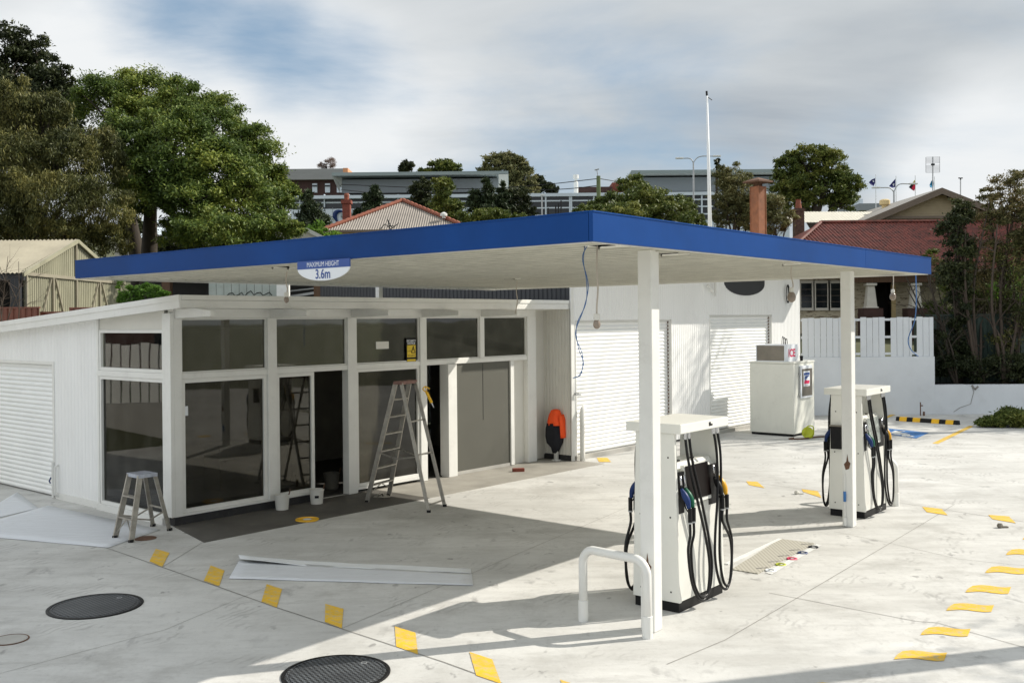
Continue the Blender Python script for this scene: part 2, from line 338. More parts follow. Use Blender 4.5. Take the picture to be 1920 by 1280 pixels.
def sky():
    nt = w.node_tree; N = nt.nodes.new; L = nt.links.new; bg = nt.nodes['Background']; bg.inputs[1].default_value = .1
    sk = N('ShaderNodeTexSky'); sk.sky_type = 'NISHITA'; sk.sun_disc = False; sk.sun_elevation = R(SUN_EL); sk.sun_rotation = R(90-SUN_AZ); sk.altitude = 0; sk.air_density = 1.; sk.dust_density = .6; sk.ozone_density = 1.5
    tc = N('ShaderNodeTexCoord'); D = tc.outputs['Generated']
    sep = N('ShaderNodeSeparateXYZ'); L(D, sep.inputs[0])
    def mth(op, a, b=None, c=None):
        n = N('ShaderNodeMath'); n.operation = op
        for i, x in enumerate((a, b, c)):
            if x is None: continue
            if isinstance(x, (int, float)): n.inputs[i].default_value = x
            else: L(x, n.inputs[i])
        return n.outputs[0]
    zz = mth('ADD', mth('MAXIMUM', sep.outputs[2], 0.), .22)
    cb = N('ShaderNodeCombineXYZ'); L(mth('DIVIDE', sep.outputs[0], zz), cb.inputs[0]); L(mth('DIVIDE', sep.outputs[1], zz), cb.inputs[1])
    def noise(sc, det, st=(1,1,1), dist=0., off=(0,0,0), rgh=.55):
        mp = N('ShaderNodeMapping'); mp.inputs['Scale'].default_value = st; mp.inputs['Location'].default_value = off; L(cb.outputs[0], mp.inputs['Vector'])
        n = N('ShaderNodeTexNoise'); n.inputs['Scale'].default_value = sc; n.inputs['Detail'].default_value = det; n.inputs['Distortion'].default_value = dist; n.inputs['Roughness'].default_value = rgh; L(mp.outputs[0], n.inputs['Vector']); return n.outputs[0]
    def patch(u, v, wid, amt):            # a lobe of cloud or clear sky around one direction of the sky
        c = Vector((P(u, v)[0]/FPX, 1, -P(u, v)[1]/FPX)).normalized()
        dp = N('ShaderNodeVectorMath'); dp.operation = 'DOT_PRODUCT'; L(D, dp.inputs[0]); dp.inputs[1].default_value = c
        r = N('ShaderNodeMapRange'); r.interpolation_type = 'SMOOTHSTEP'; r.inputs[1].default_value = math.cos(R(wid)); r.inputs[2].default_value = 1.; r.inputs[4].default_value = amt; L(dp.outputs['Value'], r.inputs[0]); return r.outputs[0]
    def total(*xs):
        t = xs[0]
        for x in xs[1:]: t = mth('ADD', t, x)
        return t
    n1 = noise(1.1, 9, (1,1.3,1), .35, (3.1,.4,0), .6)
    n3 = noise(3.0, 6, (.9,1.2,1), .3, (5.,2.,0), .5)
    clear = total(mth('MULTIPLY', n1, .75), mth('MULTIPLY', n3, .3), .075, patch(330, 45, 5, .17), patch(450, 85, 5.5, .20), patch(580, 120, 5, .20), patch(690, 150, 4, .12), patch(230, 10, 4, .1), patch(40, 30, 3.5, .06),
                  patch(1130, 265, 10, .12), patch(1420, 285, 10, .10), patch(800, 250, 5, .05), patch(1650, 310, 6, .06), patch(870, 300, 6, .05))
    r = N('ShaderNodeMapRange'); r.interpolation_type = 'SMOOTHSTEP'; r.inputs[1].default_value = .58; r.inputs[2].default_value = 1.08; L(clear, r.inputs[0])
    n2 = noise(1.3, 8, (.8,1.5,1), .4, (1.,7.,0))
    tone = total(mth('MULTIPLY', mth('SUBTRACT', n2, .5), 1.1), .56, patch(420, 210, 12, .42), patch(700, 260, 9, .2), patch(900, 180, 12, .14), patch(1900, 345, 8, .7), patch(150, 60, 9, .2),
                 patch(1250, 60, 12, -.06), patch(1560, 280, 8, -.2), patch(1250, 320, 9, -.12), patch(1750, 120, 10, -.05))
    cr = N('ShaderNodeValToRGB'); e = cr.color_ramp.elements
    e[0].position = .0; e[0].color = (3.0,3.5,4.1,1); e[1].position = 1.; e[1].color = (8.2,8.4,8.5,1); k = e.new(.45); k.color = (5.3,5.65,5.9,1)
    L(tone, cr.inputs[0])
    hs = N('ShaderNodeMix'); hs.data_type = 'RGBA'; hs.inputs[0].default_value = .55; hs.inputs[7].default_value = (2.4,4.0,5.7,1); L(sk.outputs[0], hs.inputs[6])
    mx = N('ShaderNodeMix'); mx.data_type = 'RGBA'; L(r.outputs[0], mx.inputs[0]); L(cr.outputs[0], mx.inputs[6]); L(hs.outputs[2], mx.inputs[7])
    cb2 = Vector((-.9,-.35,.5)).normalized(); dp = N('ShaderNodeVectorMath'); dp.operation = 'DOT_PRODUCT'; L(D, dp.inputs[0]); dp.inputs[1].default_value = cb2
    rr_ = N('ShaderNodeMapRange'); rr_.interpolation_type = 'SMOOTHSTEP'; rr_.inputs[1].default_value = .1; rr_.inputs[2].default_value = .95; rr_.inputs[3].default_value = 1.; rr_.inputs[4].default_value = 1.6; L(dp.outputs['Value'], rr_.inputs[0])
    sc = N('ShaderNodeVectorMath'); sc.operation = 'SCALE'; L(mx.outputs[2], sc.inputs[0]); L(rr_.outputs[0], sc.inputs['Scale']); L(sc.outputs[0], bg.inputs[0])
sky()
vs = scene.view_settings; vs.view_transform = 'Standard'; vs.look = 'None'; vs.exposure = .1; vs.gamma = 1.

# ------------------------------------------------------------------ frames of the site
C0 = G(325, 985)                                   # near corner of the office
AO = 49.3; BO = 139.3
A_ = azv(AO); B_ = azv(BO)
def OF(s, y, z=0.): return Vector((C0.x+A_[0]*s+B_[0]*y, C0.y+A_[1]*s+B_[1]*y, z))
def fa(u, v, y=0.): return PL(u, v, OF(0, y), A_)  # facade plane at depth y -> (s, z)
def fb(u, v, s=0.): return PL(u, v, OF(s, 0), B_)  # side plane at s -> (y, z)
WY = -.62; WS = 8.78                                # workshop front plane, left corner

# ------------------------------------------------------------------ ground and terrain
g = MB().box(-1500, 1500, -200, 1500, -.6, -.05); struct('ground', g, M['ground'])
fc = MB()
poly = [(-16,-6),(26,-6),(26,30.1),(8.9,30.1),OF(20.1,0)[:2],OF(-.3,5)[:2],OF(-.3,16)[:2],(-26,24)]
poly = [(-16,-6),(26,-6),(26,30.3),(8.5,31.2),(-6,26),(-24,30),(-30,10)]
fc.prism([(x,y,-.25) for x, y in poly], (0,0,.25)); struct('forecourt_slab', fc, M['concrete'])
def hL(q):
    pts = [(-50,-.6),(0,-.55),(4,.9),(7,1.3),(12,1.5),(22,3.6),(40,6.5),(84,13.2),(110,14.5),(190,17),(400,18)]
    for (a, b), (c, d) in zip(pts, pts[1:]):
        if q <= c: return b+(d-b)*max(0, (q-a))/(c-a)
    return 18.
def hR(q):
    pts = [(0,-.5),(.6,.6),(3,.75),(6,1.9),(25,4.2),(60,7.),(120,13),(200,16),(400,18)]
    if q < 0: return -.6
    for (a, b), (c, d) in zip(pts, pts[1:]):
        if q <= c: return b+(d-b)*(q-a)/(c-a)
    return 18.
def terr(x, y):
    q = (x-1.3)*B_[0]+(y-21)*B_[1]-8
    zl = hL(q); zr = hR(y-30.4) if x > 9.3 else -.6
    return max(zl, zr)
tm = MB(); xs = [-220+5*i for i in range(36)]+[-40+1.6*i for i in range(52)]+[43.2+6*i for i in range(34)]
ys = [8+1.1*i for i in range(40)]+[52+5*i for i in range(60)]
vv = [(x, y, terr(x, y)+(.12*math.sin(x*.7)*math.cos(y*.5) if y > 34 else 0)) for y in ys for x in xs]
nx = len(xs); ff = []
for j in range(len(ys)-1):
    for i in range(nx-1):
        q = (j*nx+i, j*nx+i+1, (j+1)*nx+i+1, (j+1)*nx+i)
        if max(vv[k][2] for k in q) > -.4: ff.append(q)
tm.add(vv, ff); struct('terrain', tm, M['ground'], smooth=True)

# slab in front of the office
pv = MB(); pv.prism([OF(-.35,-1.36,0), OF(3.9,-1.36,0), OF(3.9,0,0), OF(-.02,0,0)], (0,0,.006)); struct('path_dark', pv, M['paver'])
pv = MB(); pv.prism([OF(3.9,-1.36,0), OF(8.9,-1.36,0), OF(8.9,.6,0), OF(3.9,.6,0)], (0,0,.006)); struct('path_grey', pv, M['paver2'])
# joints in the concrete
jm = MB()
def strip(pts, wd, z=.003, mbx=None, h=.0):
    mbx = mbx or jm
    P3 = [G(*p) for p in pts]
    for a, b in zip(P3, P3[1:]):
        d = (b-a).normalized(); n = Vector((-d.y, d.x, 0))*wd/2; up = Vector((0,0,z))
        mbx.quad(a-n+up, b-n+up, b+n+up, a+n+up)
for pts, wd in (([(200,1027),(253,1045),(410,1100),(520,1139),(640,1178),(830,1240),(940,1280),(1100,1335)], .016),
            ([(1250,1245),(1360,1199),(1494,1121),(1669,1018),(1733,980),(1790,945)], .008),
            ([(1442,1111),(1494,1121),(1716,1164),(1757,1167),(1920,1213)], .008),
            ([(1564,996),(1669,1018),(1800,1048),(1920,1060)], .006),
            ([(1270,880),(1400,903),(1571,925),(1724,948),(1920,978)], .01),
            ([(304,1063),(400,1004)], .008), ([(640,1178),(900,1068),(1060,1000),(1175,951)], .006),
            ([(1180,1050),(1100,1020),(960,985),(860,962)], .005), ([(0,1262),(310,1180),(500,1100)], .005)):
    strip(pts, wd)
struct('expansion_joints', jm, M['joint'])

# yellow painted dashes
def px_quad(name, pts, m, label, cat, group=None, z=.005, curve=None):
    mb = MB(); q = [G(*p)+Vector((0,0,z)) for p in pts]
    mb.add(q, [tuple(range(len(q)))]); c = sum(q, Vector())/len(q)
    mb.v = [tuple(Vector(p)-c) for p in mb.v]
    o = obj(name, mb, m); o.location = c; return tag(o, label, cat, group)
L1 = [[(280,1052),(304,1063),(318,1036),(292,1029)],[(382,1089),(411,1099),(421,1069),(395,1060)],[(490,1128),(519,1139),(529,1104),(500,1095)],
      [(609,1166),(641,1178),(644,1141),(610,1132)],[(743,1212),(784,1227),(779,1186),(740,1174)],[(893,1266),(940,1282),(923,1236),(880,1222)],[(1075,1325),(1130,1345),(1100,1290),(1050,1274)]]
for p in L1: px_quad('painted_dash', p, M['yellow'], 'yellow painted dash in the near row from the short ladder to the tank cover', 'road marking', 'yellow dashes along the near joint')
L2 = [[(1123,866),(1146,866),(1139,858),(1119,858)],[(1404,909),(1434,915),(1420,903),(1399,902)],[(1506,922),(1540,933),(1534,921),(1503,917)],[(1738,960),(1777,966),(1766,954),(1729,950)],[(1861,973),(1905,981),(1892,968),(1853,965)]]
for p in L2: px_quad('painted_dash', p, M['yellow'], 'small faded yellow dash in the far row passing behind the pumps', 'road marking', 'faint yellow dashes in the far row')
def wavy(cx, cy, wdt, t):                # S-curved yellow bar
    top = [(0,.85),(.05,.45),(.16,.1),(.34,0),(.52,.08),(.7,.22),(.86,.28),(1.,.22)]; bot = [(.94,1.),(.8,1.02),(.62,.93),(.45,.8),(.3,.74),(.15,.8)]
    return [(cx-wdt/2+a*wdt, cy-t*.75+b_*t*1.65) for a, b_ in top+bot]
for cx, cy, wd, t in ((1560,1291,110,14),(1726,1229,100,12),(1773,1184,94,11),(1819,1139,90,10),(1853,1105,86,10),(1886,1069,78,9),(1921,1036,70,8),(1950,1008,66,7)):
    px_quad('painted_dash', wavy(cx, cy-1, wd, t), M['yellow'], 'curved yellow bar in the right hand row of painted bars', 'road marking', 'curved yellow bars at the right edge')
px_quad('bay_line', [(1748,831),(1759,832),(1826,799),(1817,798)], M['yellow'], 'thin yellow line marking the side of the parking bay by the wheel stop', 'bay line')
px_quad('bay_line', [(1655,784),(1663,784),(1680,777),(1672,776)], M['yellow'], 'short yellow bay line at the foot of the white wall behind the far pump', 'bay line')
dp = thing('accessible_parking_marking', 'worn blue painted rectangle with white wheelchair symbol on the concrete', 'road marking', G(1690,814))
mb = MB(); mb.add([G(u,v)-G(1690,814)+Vector((0,0,.005)) for u, v in ((1655,812),(1718,822),(1742,811),(1664,803))], [(0,1,2,3)]); obj('blue_panel', mb, M['disab'], dp)
mb = MB(); o0 = G(1690,814)
for a, b in (((1674,813),(1686,808)),((1686,808),(1692,809)),((1680,815),(1696,812)),((1697,814),(1700,818)),((1700,818),(1713,818))):
    pa, pb = G(*a)-o0, G(*b)-o0; d = (pb-pa).normalized(); n = Vector((-d.y,d.x,0))*.1
    mb.quad(*[q+Vector((0,0,.009)) for q in (pa-n,pb-n,pb+n,pa+n)])
obj('wheelchair_symbol', mb, M['white'], dp)

# ------------------------------------------------------------------ office building
office = thing('office_building', 'long white shopfront building with big framed windows under the blue canopy', 'building', OF(0,0), R(AO))
FO = -.6; VO = -.2
zf0, zf1 = 3.165, 3.35
yb, zb = PL(0, 604, OF(VO, FO), B_); SL = (zf1-zb)/yb            # roof falls towards the back
def rz(y, top=True): return (zf1 if top else zf0)-SL*(y-FO)
LEN = 8.95; DEP = 7.2
rf = MB(); rf.prism([(VO+.03,FO+.03,zf0+.02),(VO+.03,FO+.03,zf1-.02),(VO+.03,DEP+.2,rz(DEP+.2)-.02),(VO+.03,DEP+.2,rz(DEP+.2,0)+.02)], (LEN-VO-.04,0,0)); obj('roof', rf, M['white'], office)
f1 = MB().box(VO, LEN, FO, FO+.028, zf0, zf1-.075); f1.box(VO, LEN, FO-.012, FO+.028, zf1-.072, zf1); obj('fascia_board', f1, M['white'], office, bevel=.004)
b1 = MB(); b1.prism([(VO-.028,FO,zf0),(VO-.028,FO,zf1),(VO-.028,DEP+.2,rz(DEP+.2)),(VO-.028,DEP+.2,rz(DEP+.2,0))], (.028,0,0))
b1.prism([(VO-.04,FO,zf1-.075),(VO-.04,FO,zf1+.004),(VO-.04,DEP+.2,rz(DEP+.2)+.004),(VO-.04,DEP+.2,rz(DEP+.2)-.075)], (.012,0,0)); obj('barge_board', b1, M['white'], office)
# rafter tails
for u in (328, 506, 658, 790, 901):
    s = fa(u, 650)[0]; t = MB(); t.prism([(s-.03,-.98,3.045),(s-.03,-.98,3.125),(s-.03,-.62,3.16),(s-.03,.0,3.16),(s-.03,.0,3.02)], (.06,0,0)); obj('rafter_tail', t, M['white'], office, bevel=.004)
# shop front: posts, sills, transom; glass in frames
T0, T1 = 2.13, 2.215                     # transom
zg1 = 3.0; zs0, zs1 = .16, .21            # head of the glass, sill
def sx(u, v=650): return fa(u, v)[0]
posts = [(316,337),(498,515),(648,665),(784,796),(985,1001)]
for i, (a, b) in enumerate(posts):
    s0, s1 = sx(a), sx(b); t = MB()
    lo = zs0-.033 if i in (0, 1) else .01
    if i == 0: s0 = -.0; s1 = sx(337)
    t.box(s0, s1, -.06, .10, lo, zg1+.02); obj('post', t, M['white'], office, bevel=.005)
tr = MB(); tr.box(sx(337)+.001, sx(985)-.001, -.045, .085, T0, T1); obj('transom', tr, M['white'], office, bevel=.004)
hd = MB(); hd.box(0, sx(1001), -.05, .1, zg1+.021, 3.19); obj('head_board', hd, M['white'], office)
def window(s0, s1, z0, z1, g, y=0., label=None, fr=.035):
    m = MB()
    m.box(s0, s0+fr, y-.03, y+.05, z0, z1); m.box(s1-fr, s1, y-.03, y+.05, z0, z1)
    m.box(s0+fr, s1-fr, y-.03, y+.05, z0, z0+fr); m.box(s0+fr, s1-fr, y-.03, y+.05, z1-fr, z1)
    o = obj('window', m, M['white'], office, bevel=.003, label=label)
    p = MB().box(s0+fr, s1-fr, y+.006, y+.012, z0+fr, z1-fr); obj('pane', p, g, o); return o
EPS = .002
up = [(337,498),(515,648),(665,784),(796,897),(905,985)]
for a, b in up: window(sx(a)+EPS, sx(b)-EPS, T1+EPS, zg1+.018, M['glass_up'], fr=.02)
t = MB(); t.box(sx(897)+EPS, sx(905)-EPS, -.05, .09, T1+EPS, zg1+.02); obj('mullion', t, M['white'], office)
window(sx(337)+EPS, sx(498)-EPS, zs0, T0-EPS, M['glass'], fr=.06)
window(sx(515)+EPS, sx(588,820), zs0, T0-EPS, M['glass'], fr=.06)
window(sx(665)+EPS, sx(784)-EPS, zs0-.05, T0-EPS, M['glass'], fr=.05)
sl_ = MB(); sl_.box(0, sx(588,820), -.065, .06, zs0-.035, zs0-EPS); obj('sill', sl_, M['white'], office, bevel=.004)
kb = MB(); kb.box(-.01, sx(588,820), -.055, .08, .0, zs0-.037); obj('kickboard', kb, M['kick'], office)
sl2 = MB(); sl2.box(sx(665)+EPS, sx(784)-EPS, -.05, .06, .06, zs0-.052); obj('sill', sl2, M['white'], office)
# entrance: jamb post, swung board panel, thin frame and white recess
s835, s851, s955, s961 = sx(835,780), sx(851,780), sx(955,780), sx(961,780)
t = MB(); t.box(s835, s851, -.09, .14, .006, T0-EPS); obj('door_jamb', t, M['white'], office, bevel=.004)
t = MB(); t.box(s851+EPS, s955-EPS, -.015, .015, .07, T0-EPS); obj('board_panel', t, M['board'], office, label='grey green boarded panel')
t = MB(); t.box(s851+EPS, s955-EPS, -.03, .03, .008, .068); obj('threshold', t, M['concr'], office)
t = MB(); sm = s851+(s955-s851)*.5; t.box(sm, sm+.008, -.019, -.0155, 1.0, T0-.03); obj('panel_seam', t, M['black'], office)
t = MB(); t.box(s955, s961, -.05, .06, .02, T0-EPS); obj('door_frame', t, M['white'], office)
t = MB(); t.box(s961+EPS, sx(985)-EPS, .05, .08, .01, T0-EPS); obj('recess_door', t, M['cream'], office, label='pale narrow door in the recess')
t = MB(); ribs_x(t, .12, sx(1001)+EPS, LEN-.02, .0, lambda x: 3.1, .085) if False else t.box(sx(1001)+EPS, LEN, .10, .14, .0, 3.18); obj('end_wall', t, M['cream'], office)
# side: corner, window pair, ribbed cladding, roller door
y1w, y0w = fb(316,650)[0], fb(191,800)[0]
def swin(y0, y1, z0, z1, g, fr=.05):
    m = MB(); x0, x1 = -.035, .05
    m.box(x0, x1, y0, y0+fr, z0, z1); m.box(x0, x1, y1-fr, y1, z0, z1); m.box(x0, x1, y0+fr, y1-fr, z0, z0+fr); m.box(x0, x1, y0+fr, y1-fr, z1-fr, z1)
    o = obj('window', m, M['white'], office, bevel=.003); p = MB().box(.006, .012, y0+fr, y1-fr, z0+fr, z1-fr); obj('pane', p, g, o)
yA = .12
t = MB(); t.box(-.06, sx(337), .102, .16, zs0-.033, 3.1); t.box(-.06, -.001, -.06, .101, zs0-.033, 3.1); obj('corner_post', t, M['white'], office, bevel=.004)
zU = fb(250, 618)[1]
swin(.162, y0w, T1+EPS, zU, M['glass_side']); swin(.162, y0w, .1, T0-EPS, M['glass'])
t = MB(); t.box(-.05, .08, .162, y0w+.06, T0, T1); obj('transom', t, M['white'], office, bevel=.003); t = MB(); t.box(-.08,.06,.162,y0w+.05,.0,.1-EPS); obj('sill', t, M['white'], office, bevel=.003)
t = MB(); t.prism([(-.02,.162,zU+EPS),(-.02,y0w,zU+EPS),(-.02,y0w,rz(y0w,0)+.02),(-.02,.162,rz(.162,0)+.02)], (.08,0,0)); obj('gable_board', t, M['cream'], office)
t = MB(); t.box(-.045, .09, y0w+EPS, y0w+.06, .02, rz(y0w,0)+.02); obj('post', t, M['white'], office)
t = MB()
for k in range(10):
    yy = .27+k*(y0w-.37)/9; t.box(.07, .074, yy-.085, yy+.07, T1+.06, zU-.06)
obj('mirrored_bars', t, M['poly'], office, label='pale upright slats added for the bars mirrored in the upper side window')  # slats added to imitate upright bars reflected in this glass
def ribs_y(mb, x, y0, y1, z0, ztop, per=.1, dep=.012):   # ribbed sheet in a plane x = const, facing -x
    n = int(round((y1-y0)/per)); per = (y1-y0)/n; prof = []
    for i in range(n):
        a = y0+i*per; prof += [(a, 0), (a+per*.55, 0), (a+per*.68, dep), (a+per*.87, dep)]
    prof.append((y1, 0)); vs = []
    for yy, d in prof: vs += [(x-dep+d, yy, z0), (x-dep+d, yy, ztop(yy))]
    mb.add(vs, [(2*i+2, 2*i, 2*i+1, 2*i+3) for i in range(len(prof)-1)])
def ribs_x(mb, y, x0, x1, z0, ztop, per=.1, dep=.012):   # same, in a plane y = const, facing -y
    n = int(round((x1-x0)/per)); per = (x1-x0)/n; prof = []
    for i in range(n):
        a = x0+i*per; prof += [(a, 0), (a+per*.55, 0), (a+per*.68, dep), (a+per*.87, dep)]
    prof.append((x1, 0)); vs = []
    for xx, d in prof: vs += [(xx, y-dep+d, z0), (xx, y-dep+d, ztop(xx))]
    mb.add(vs, [(2*i, 2*i+2, 2*i+3, 2*i+1) for i in range(len(prof)-1)])
yd1 = fb(105, 800)[0]
zd = fb(105, 678)[1]
cl = MB(); ribs_y(cl, -.01, y0w+.062, yd1, .06, lambda y: rz(y,0)+.03, .12, .008); ribs_y(cl, -.01, yd1, DEP, zd, lambda y: rz(y,0)+.03, .12, .008)
obj('cladding', cl, M['white_wall'], office)
t = MB(); t.box(-.028, -.0, y0w+.062, yd1-.02, .0, .11); obj('plinth_board', t, M['white'], office)
def door_slats(mb, w0, w1, z0, z1, mk, per=.078, dep=.014):
    n = int((z1-z0)/per); per = (z1-z0)/n; prof = []
    for i in range(n):
        a = z0+i*per
        for k in range(5): t_ = k/5; prof.append((a+t_*per*.86, math.sin(t_*PI)*dep))
        prof.append((a+per*.86, 0)); prof.append((a+per*.93, -dep*.35))
    prof.append((z1, 0)); vs = []
    for z, d in prof: vs += [mk(w0, d, z), mk(w1, d, z)]
    mb.add(vs, [(2*i, 2*i+1, 2*i+3, 2*i+2) for i in range(len(prof)-1)])
dr = MB(); door_slats(dr, yd1+.06, DEP-.3, .02, zd-.05, lambda a, d, z: (.05-d, a, z)); obj('roller_door', dr, M['door'], office)
t = MB(); t.box(-.03, .07, yd1, yd1+.06, .0, zd); t.box(-.03, .07, yd1+.06, DEP-.3, zd-.05, zd); obj('door_frame', t, M['white'], office)
t = MB(); yh = yd1-.12; t.tube([(-.03,yh,.05),(-.08,yh,.08),(-.08,yh,.55),(-.03,yh,.58)], .018, 8); obj('locking_bar', t, M['white'], office)
t = MB(); t.tube([(-.05,yd1+.02,.02),(-.05,yd1+.02,.62)], .025, 8); t.cur = 0; obj('door_guide', t, M['white'], office)
t = MB(); t.tube([(-.07,yd1+.05,.36),(-.1,yd1+.05,.3),(-.08,yd1+.05,.26)], .012, 6); obj('padlock', t, M['nblue'], office)
# interior shell
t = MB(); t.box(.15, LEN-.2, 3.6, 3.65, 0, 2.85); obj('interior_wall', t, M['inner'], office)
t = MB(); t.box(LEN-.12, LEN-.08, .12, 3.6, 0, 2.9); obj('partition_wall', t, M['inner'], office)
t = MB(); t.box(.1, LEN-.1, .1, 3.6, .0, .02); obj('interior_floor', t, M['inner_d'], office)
t = MB(); t.box(.1, LEN-.1, .15, 3.6, 2.80, 2.84) if False else None
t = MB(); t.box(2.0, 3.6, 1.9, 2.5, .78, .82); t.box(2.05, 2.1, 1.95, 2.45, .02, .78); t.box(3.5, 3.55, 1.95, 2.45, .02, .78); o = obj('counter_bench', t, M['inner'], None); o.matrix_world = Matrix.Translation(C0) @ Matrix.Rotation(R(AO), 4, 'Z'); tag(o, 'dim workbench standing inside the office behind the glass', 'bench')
# back and end walls
t = MB(); t.box(0, LEN, DEP, DEP+.1, 0, rz(DEP,0)+.03); obj('back_wall', t, M['white_wall'], office)
# notices on the glass
s0, z0 = fa(341, 772); t = MB().box(s0-.02, s0+.1, -.002, .003, z0-.06, z0+.08); tag(o := obj('paper_notice', t, M['sign_white']), 'small white paper notice stuck low on the first big window', 'notice'); o.matrix_world = Matrix.Translation(C0) @ Matrix.Rotation(R(AO), 4, 'Z')
s0, z0 = fa(717, 647); t = MB().box(s0-.15, s0+.15, -.002, .003, z0-.065, z0+.065); tag(o := obj('paper_notice', t, M['cream']), 'cream paper label on the upper window left of the yellow sign', 'notice'); o.matrix_world = Matrix.Translation(C0) @ Matrix.Rotation(R(AO), 4, 'Z')
s0, z0 = fa(769, 656)
ws = thing('warning_sign', 'yellow and black security warning sign in the upper window above the tall ladder', 'sign', OF(s0,-.03,z0), R(AO))
obj('plate', MB().box(-.12,.12,0,.01,-.22,.22), M['black'], ws); obj('yellow_panel', MB().box(-.105,.105,-.004,-.0005,-.13,.09), M['sign_yellow'], ws)
obj('white_strip', MB().box(-.105,.105,-.004,-.0005,-.205,-.165), M['sign_yellow'], ws)
t = shifted(text_mb('SECURITY', .052, 0, .165, .001), -.003); t2 = shifted(text_mb('NOTICE', .052, 0, .12, .001), -.003); t.add(t2.v, t2.f); obj('heading', t, M['sign_white'], ws)
t = MB()
for a, b in (((.0,-.05),(.045,.07)),((.045,.07),(.09,-.05)),((.09,-.05),(.0,-.05))): t.bar((a[0],-.006,a[1]),(b[0],-.006,b[1]),.012,.004,(0,1,0))
t.box(.041,.049,-.008,-.004,-.01,.03); t2 = shifted(text_mb('24 HOUR', .03, -.06, -.02, 0), -.0055); t.add(t2.v,t2.f); t2 = shifted(text_mb('SECURITY', .042, 0, -.1, 0), -.0055); t.add(t2.v,t2.f); obj('symbol', t, M['black'], ws)

# ------------------------------------------------------------------ workshop
wo = OF(WS, WY); WX = lambda u, v=650: PL(u, v, wo, A_)[0]; WZ = lambda u, v: PL(u, v, wo, A_)[1]
shop = thing('workshop_building', 'white corrugated workshop with two roller doors behind the canopy', 'building', wo, R(AO))
WL = WX(1500); WT = 4.5; WD = 8.2
d1a, d1b, d2a, d2b = WX(1078), WX(1259), WX(1330), WX(1447); dzt = 2.93; dz2 = 3.03
wl = MB(); top = lambda x: WT
ribs_x(wl, 0, .0, d1a, .1, top, .09, .007); ribs_x(wl, 0, d1a, d1b, dzt, top, .09, .007); ribs_x(wl, 0, d1b, d2a, .05, top, .09, .007); ribs_x(wl, 0, d2a, d2b, dz2, top, .09, .007); ribs_x(wl, 0, d2b, WL, .05, top, .09, .007)
obj('front_cladding', wl, M['white_wall'], shop)
t = MB(); ribs_y(t, .0, .02, -WY+.15, .12, lambda y: 3.34, .085, .016); obj('return_wall', t, M['cream'], shop)
t = MB(); t.box(.0, .03, .02, -WY+.12, 0, .12); t.box(-.03,.0,.02,-WY+.1,0,.1); obj('kickboard', t, M['kick'], shop)
t = MB(); ribs_y(t, .0, .02, WD, 3.345, lambda y: WT, .12, .02); obj('side_cladding', t, M['charcoal'], shop, label='charcoal ribbed upper side wall')
t = MB(); t.box(-.03, .07, -.03, .0, 0, WT); obj('corner_trim', t, M['white'], shop)
t = MB(); t.box(.05, WL+.75, -1.22, WD, WT-.02, WT+.06); obj('roof', t, M['tin3'], shop)
t = MB(); t.box(.05, WL, WD-.1, WD, 0, WT-.02); t.box(WL-.1, WL, .03, WD-.1, 0, WT-.02); obj('back_wall', t, M['white_wall'], shop)
for a, b, zt in ((d1a, d1b, dzt), (d2a, d2b, dz2)):
    t = MB(); door_slats(t, a+.03, b-.04, .1, zt-.02, lambda w_, d, z: (w_, .10-d, z), .085, .018); obj('roller_door', t, M['door'], shop)
    t = MB(); t.box(a, a+.03, -.02, .12, .05, zt); t.box(b-.03, b, -.02, .12, .05, zt); t.box(a+.03, b-.03, .02, .14, zt-.03, zt+.0); obj('door_frame', t, M['white'], shop)
    t = MB(); t.box(a, b, -.02, .2, .0, .09); obj('threshold', t, M['concr'], shop)
    t = MB()
    for k in range(int((zt-.1)/.085)): t.box(b-.05, b-.032, .06, .09, .12+k*.085, .16+k*.085)
    obj('door_guide', t, M['rustm'], shop)
t = MB(); t.tube(smooth_pts([(.18,-.14,.0),(.18,-.14,.75),(.19,-.13,.98),(.27,-.1,1.08),(.42,-.02,1.1)], 5), .055, 14); obj('vent_pipe', t, M['white'], shop, smooth=True)
t = MB(); t.tube([(.08,-.03,1.4),(.08,-.12,1.4)], .03, 8); t.tube([(.02,-.1,1.4),(.2,-.1,1.38)], .018, 8); obj('tap', t, M['galv'], shop)
# dark half-oval sign shape under the soffit and two white brackets
cx = WX(1396, 540); hw = WX(1432,540)-cx; t = MB(); zc = WZ(1396, 534)+.04; hz = zc-WZ(1396, 554)
t.prism([(cx+hw*math.cos(a), -.03, zc+hz*math.sin(a)) for a in [PI+PI*k/16 for k in range(17)]]+[(cx+hw,-.03,zc+.25),(cx-hw,-.03,zc+.25)], (0,.03,0)); obj('oval_sign', t, M['charcoal'], shop, label='dark half hidden oval sign panel')
t = MB(); xk = WX(1330,545); t.bar((xk-.25,-.1,3.78),(xk,-.1,3.62),.05,.05); t.bar((xk+.12,-.1,3.9),(xk+.12,-.1,3.5),.05,.05); obj('bracket', t, M['white'], shop)
# coil of black cable on the wall
t = MB(); xk = WX(1473,545)
for k in range(3): t.tube([(xk+(.1+.02*k)*math.cos(a)*.8, -.05-.01*k, 3.62+(.22+.02*k)*math.sin(a)) for a in [2*PI*i/18 for i in range(19)]], .01, 5)
tag(o := obj('cable_coil', t, M['black']), 'coil of black cable hanging on the white workshop wall under the soffit', 'cable'); o.matrix_world = Matrix.Translation(wo) @ Matrix.Rotation(R(AO), 4, 'Z')
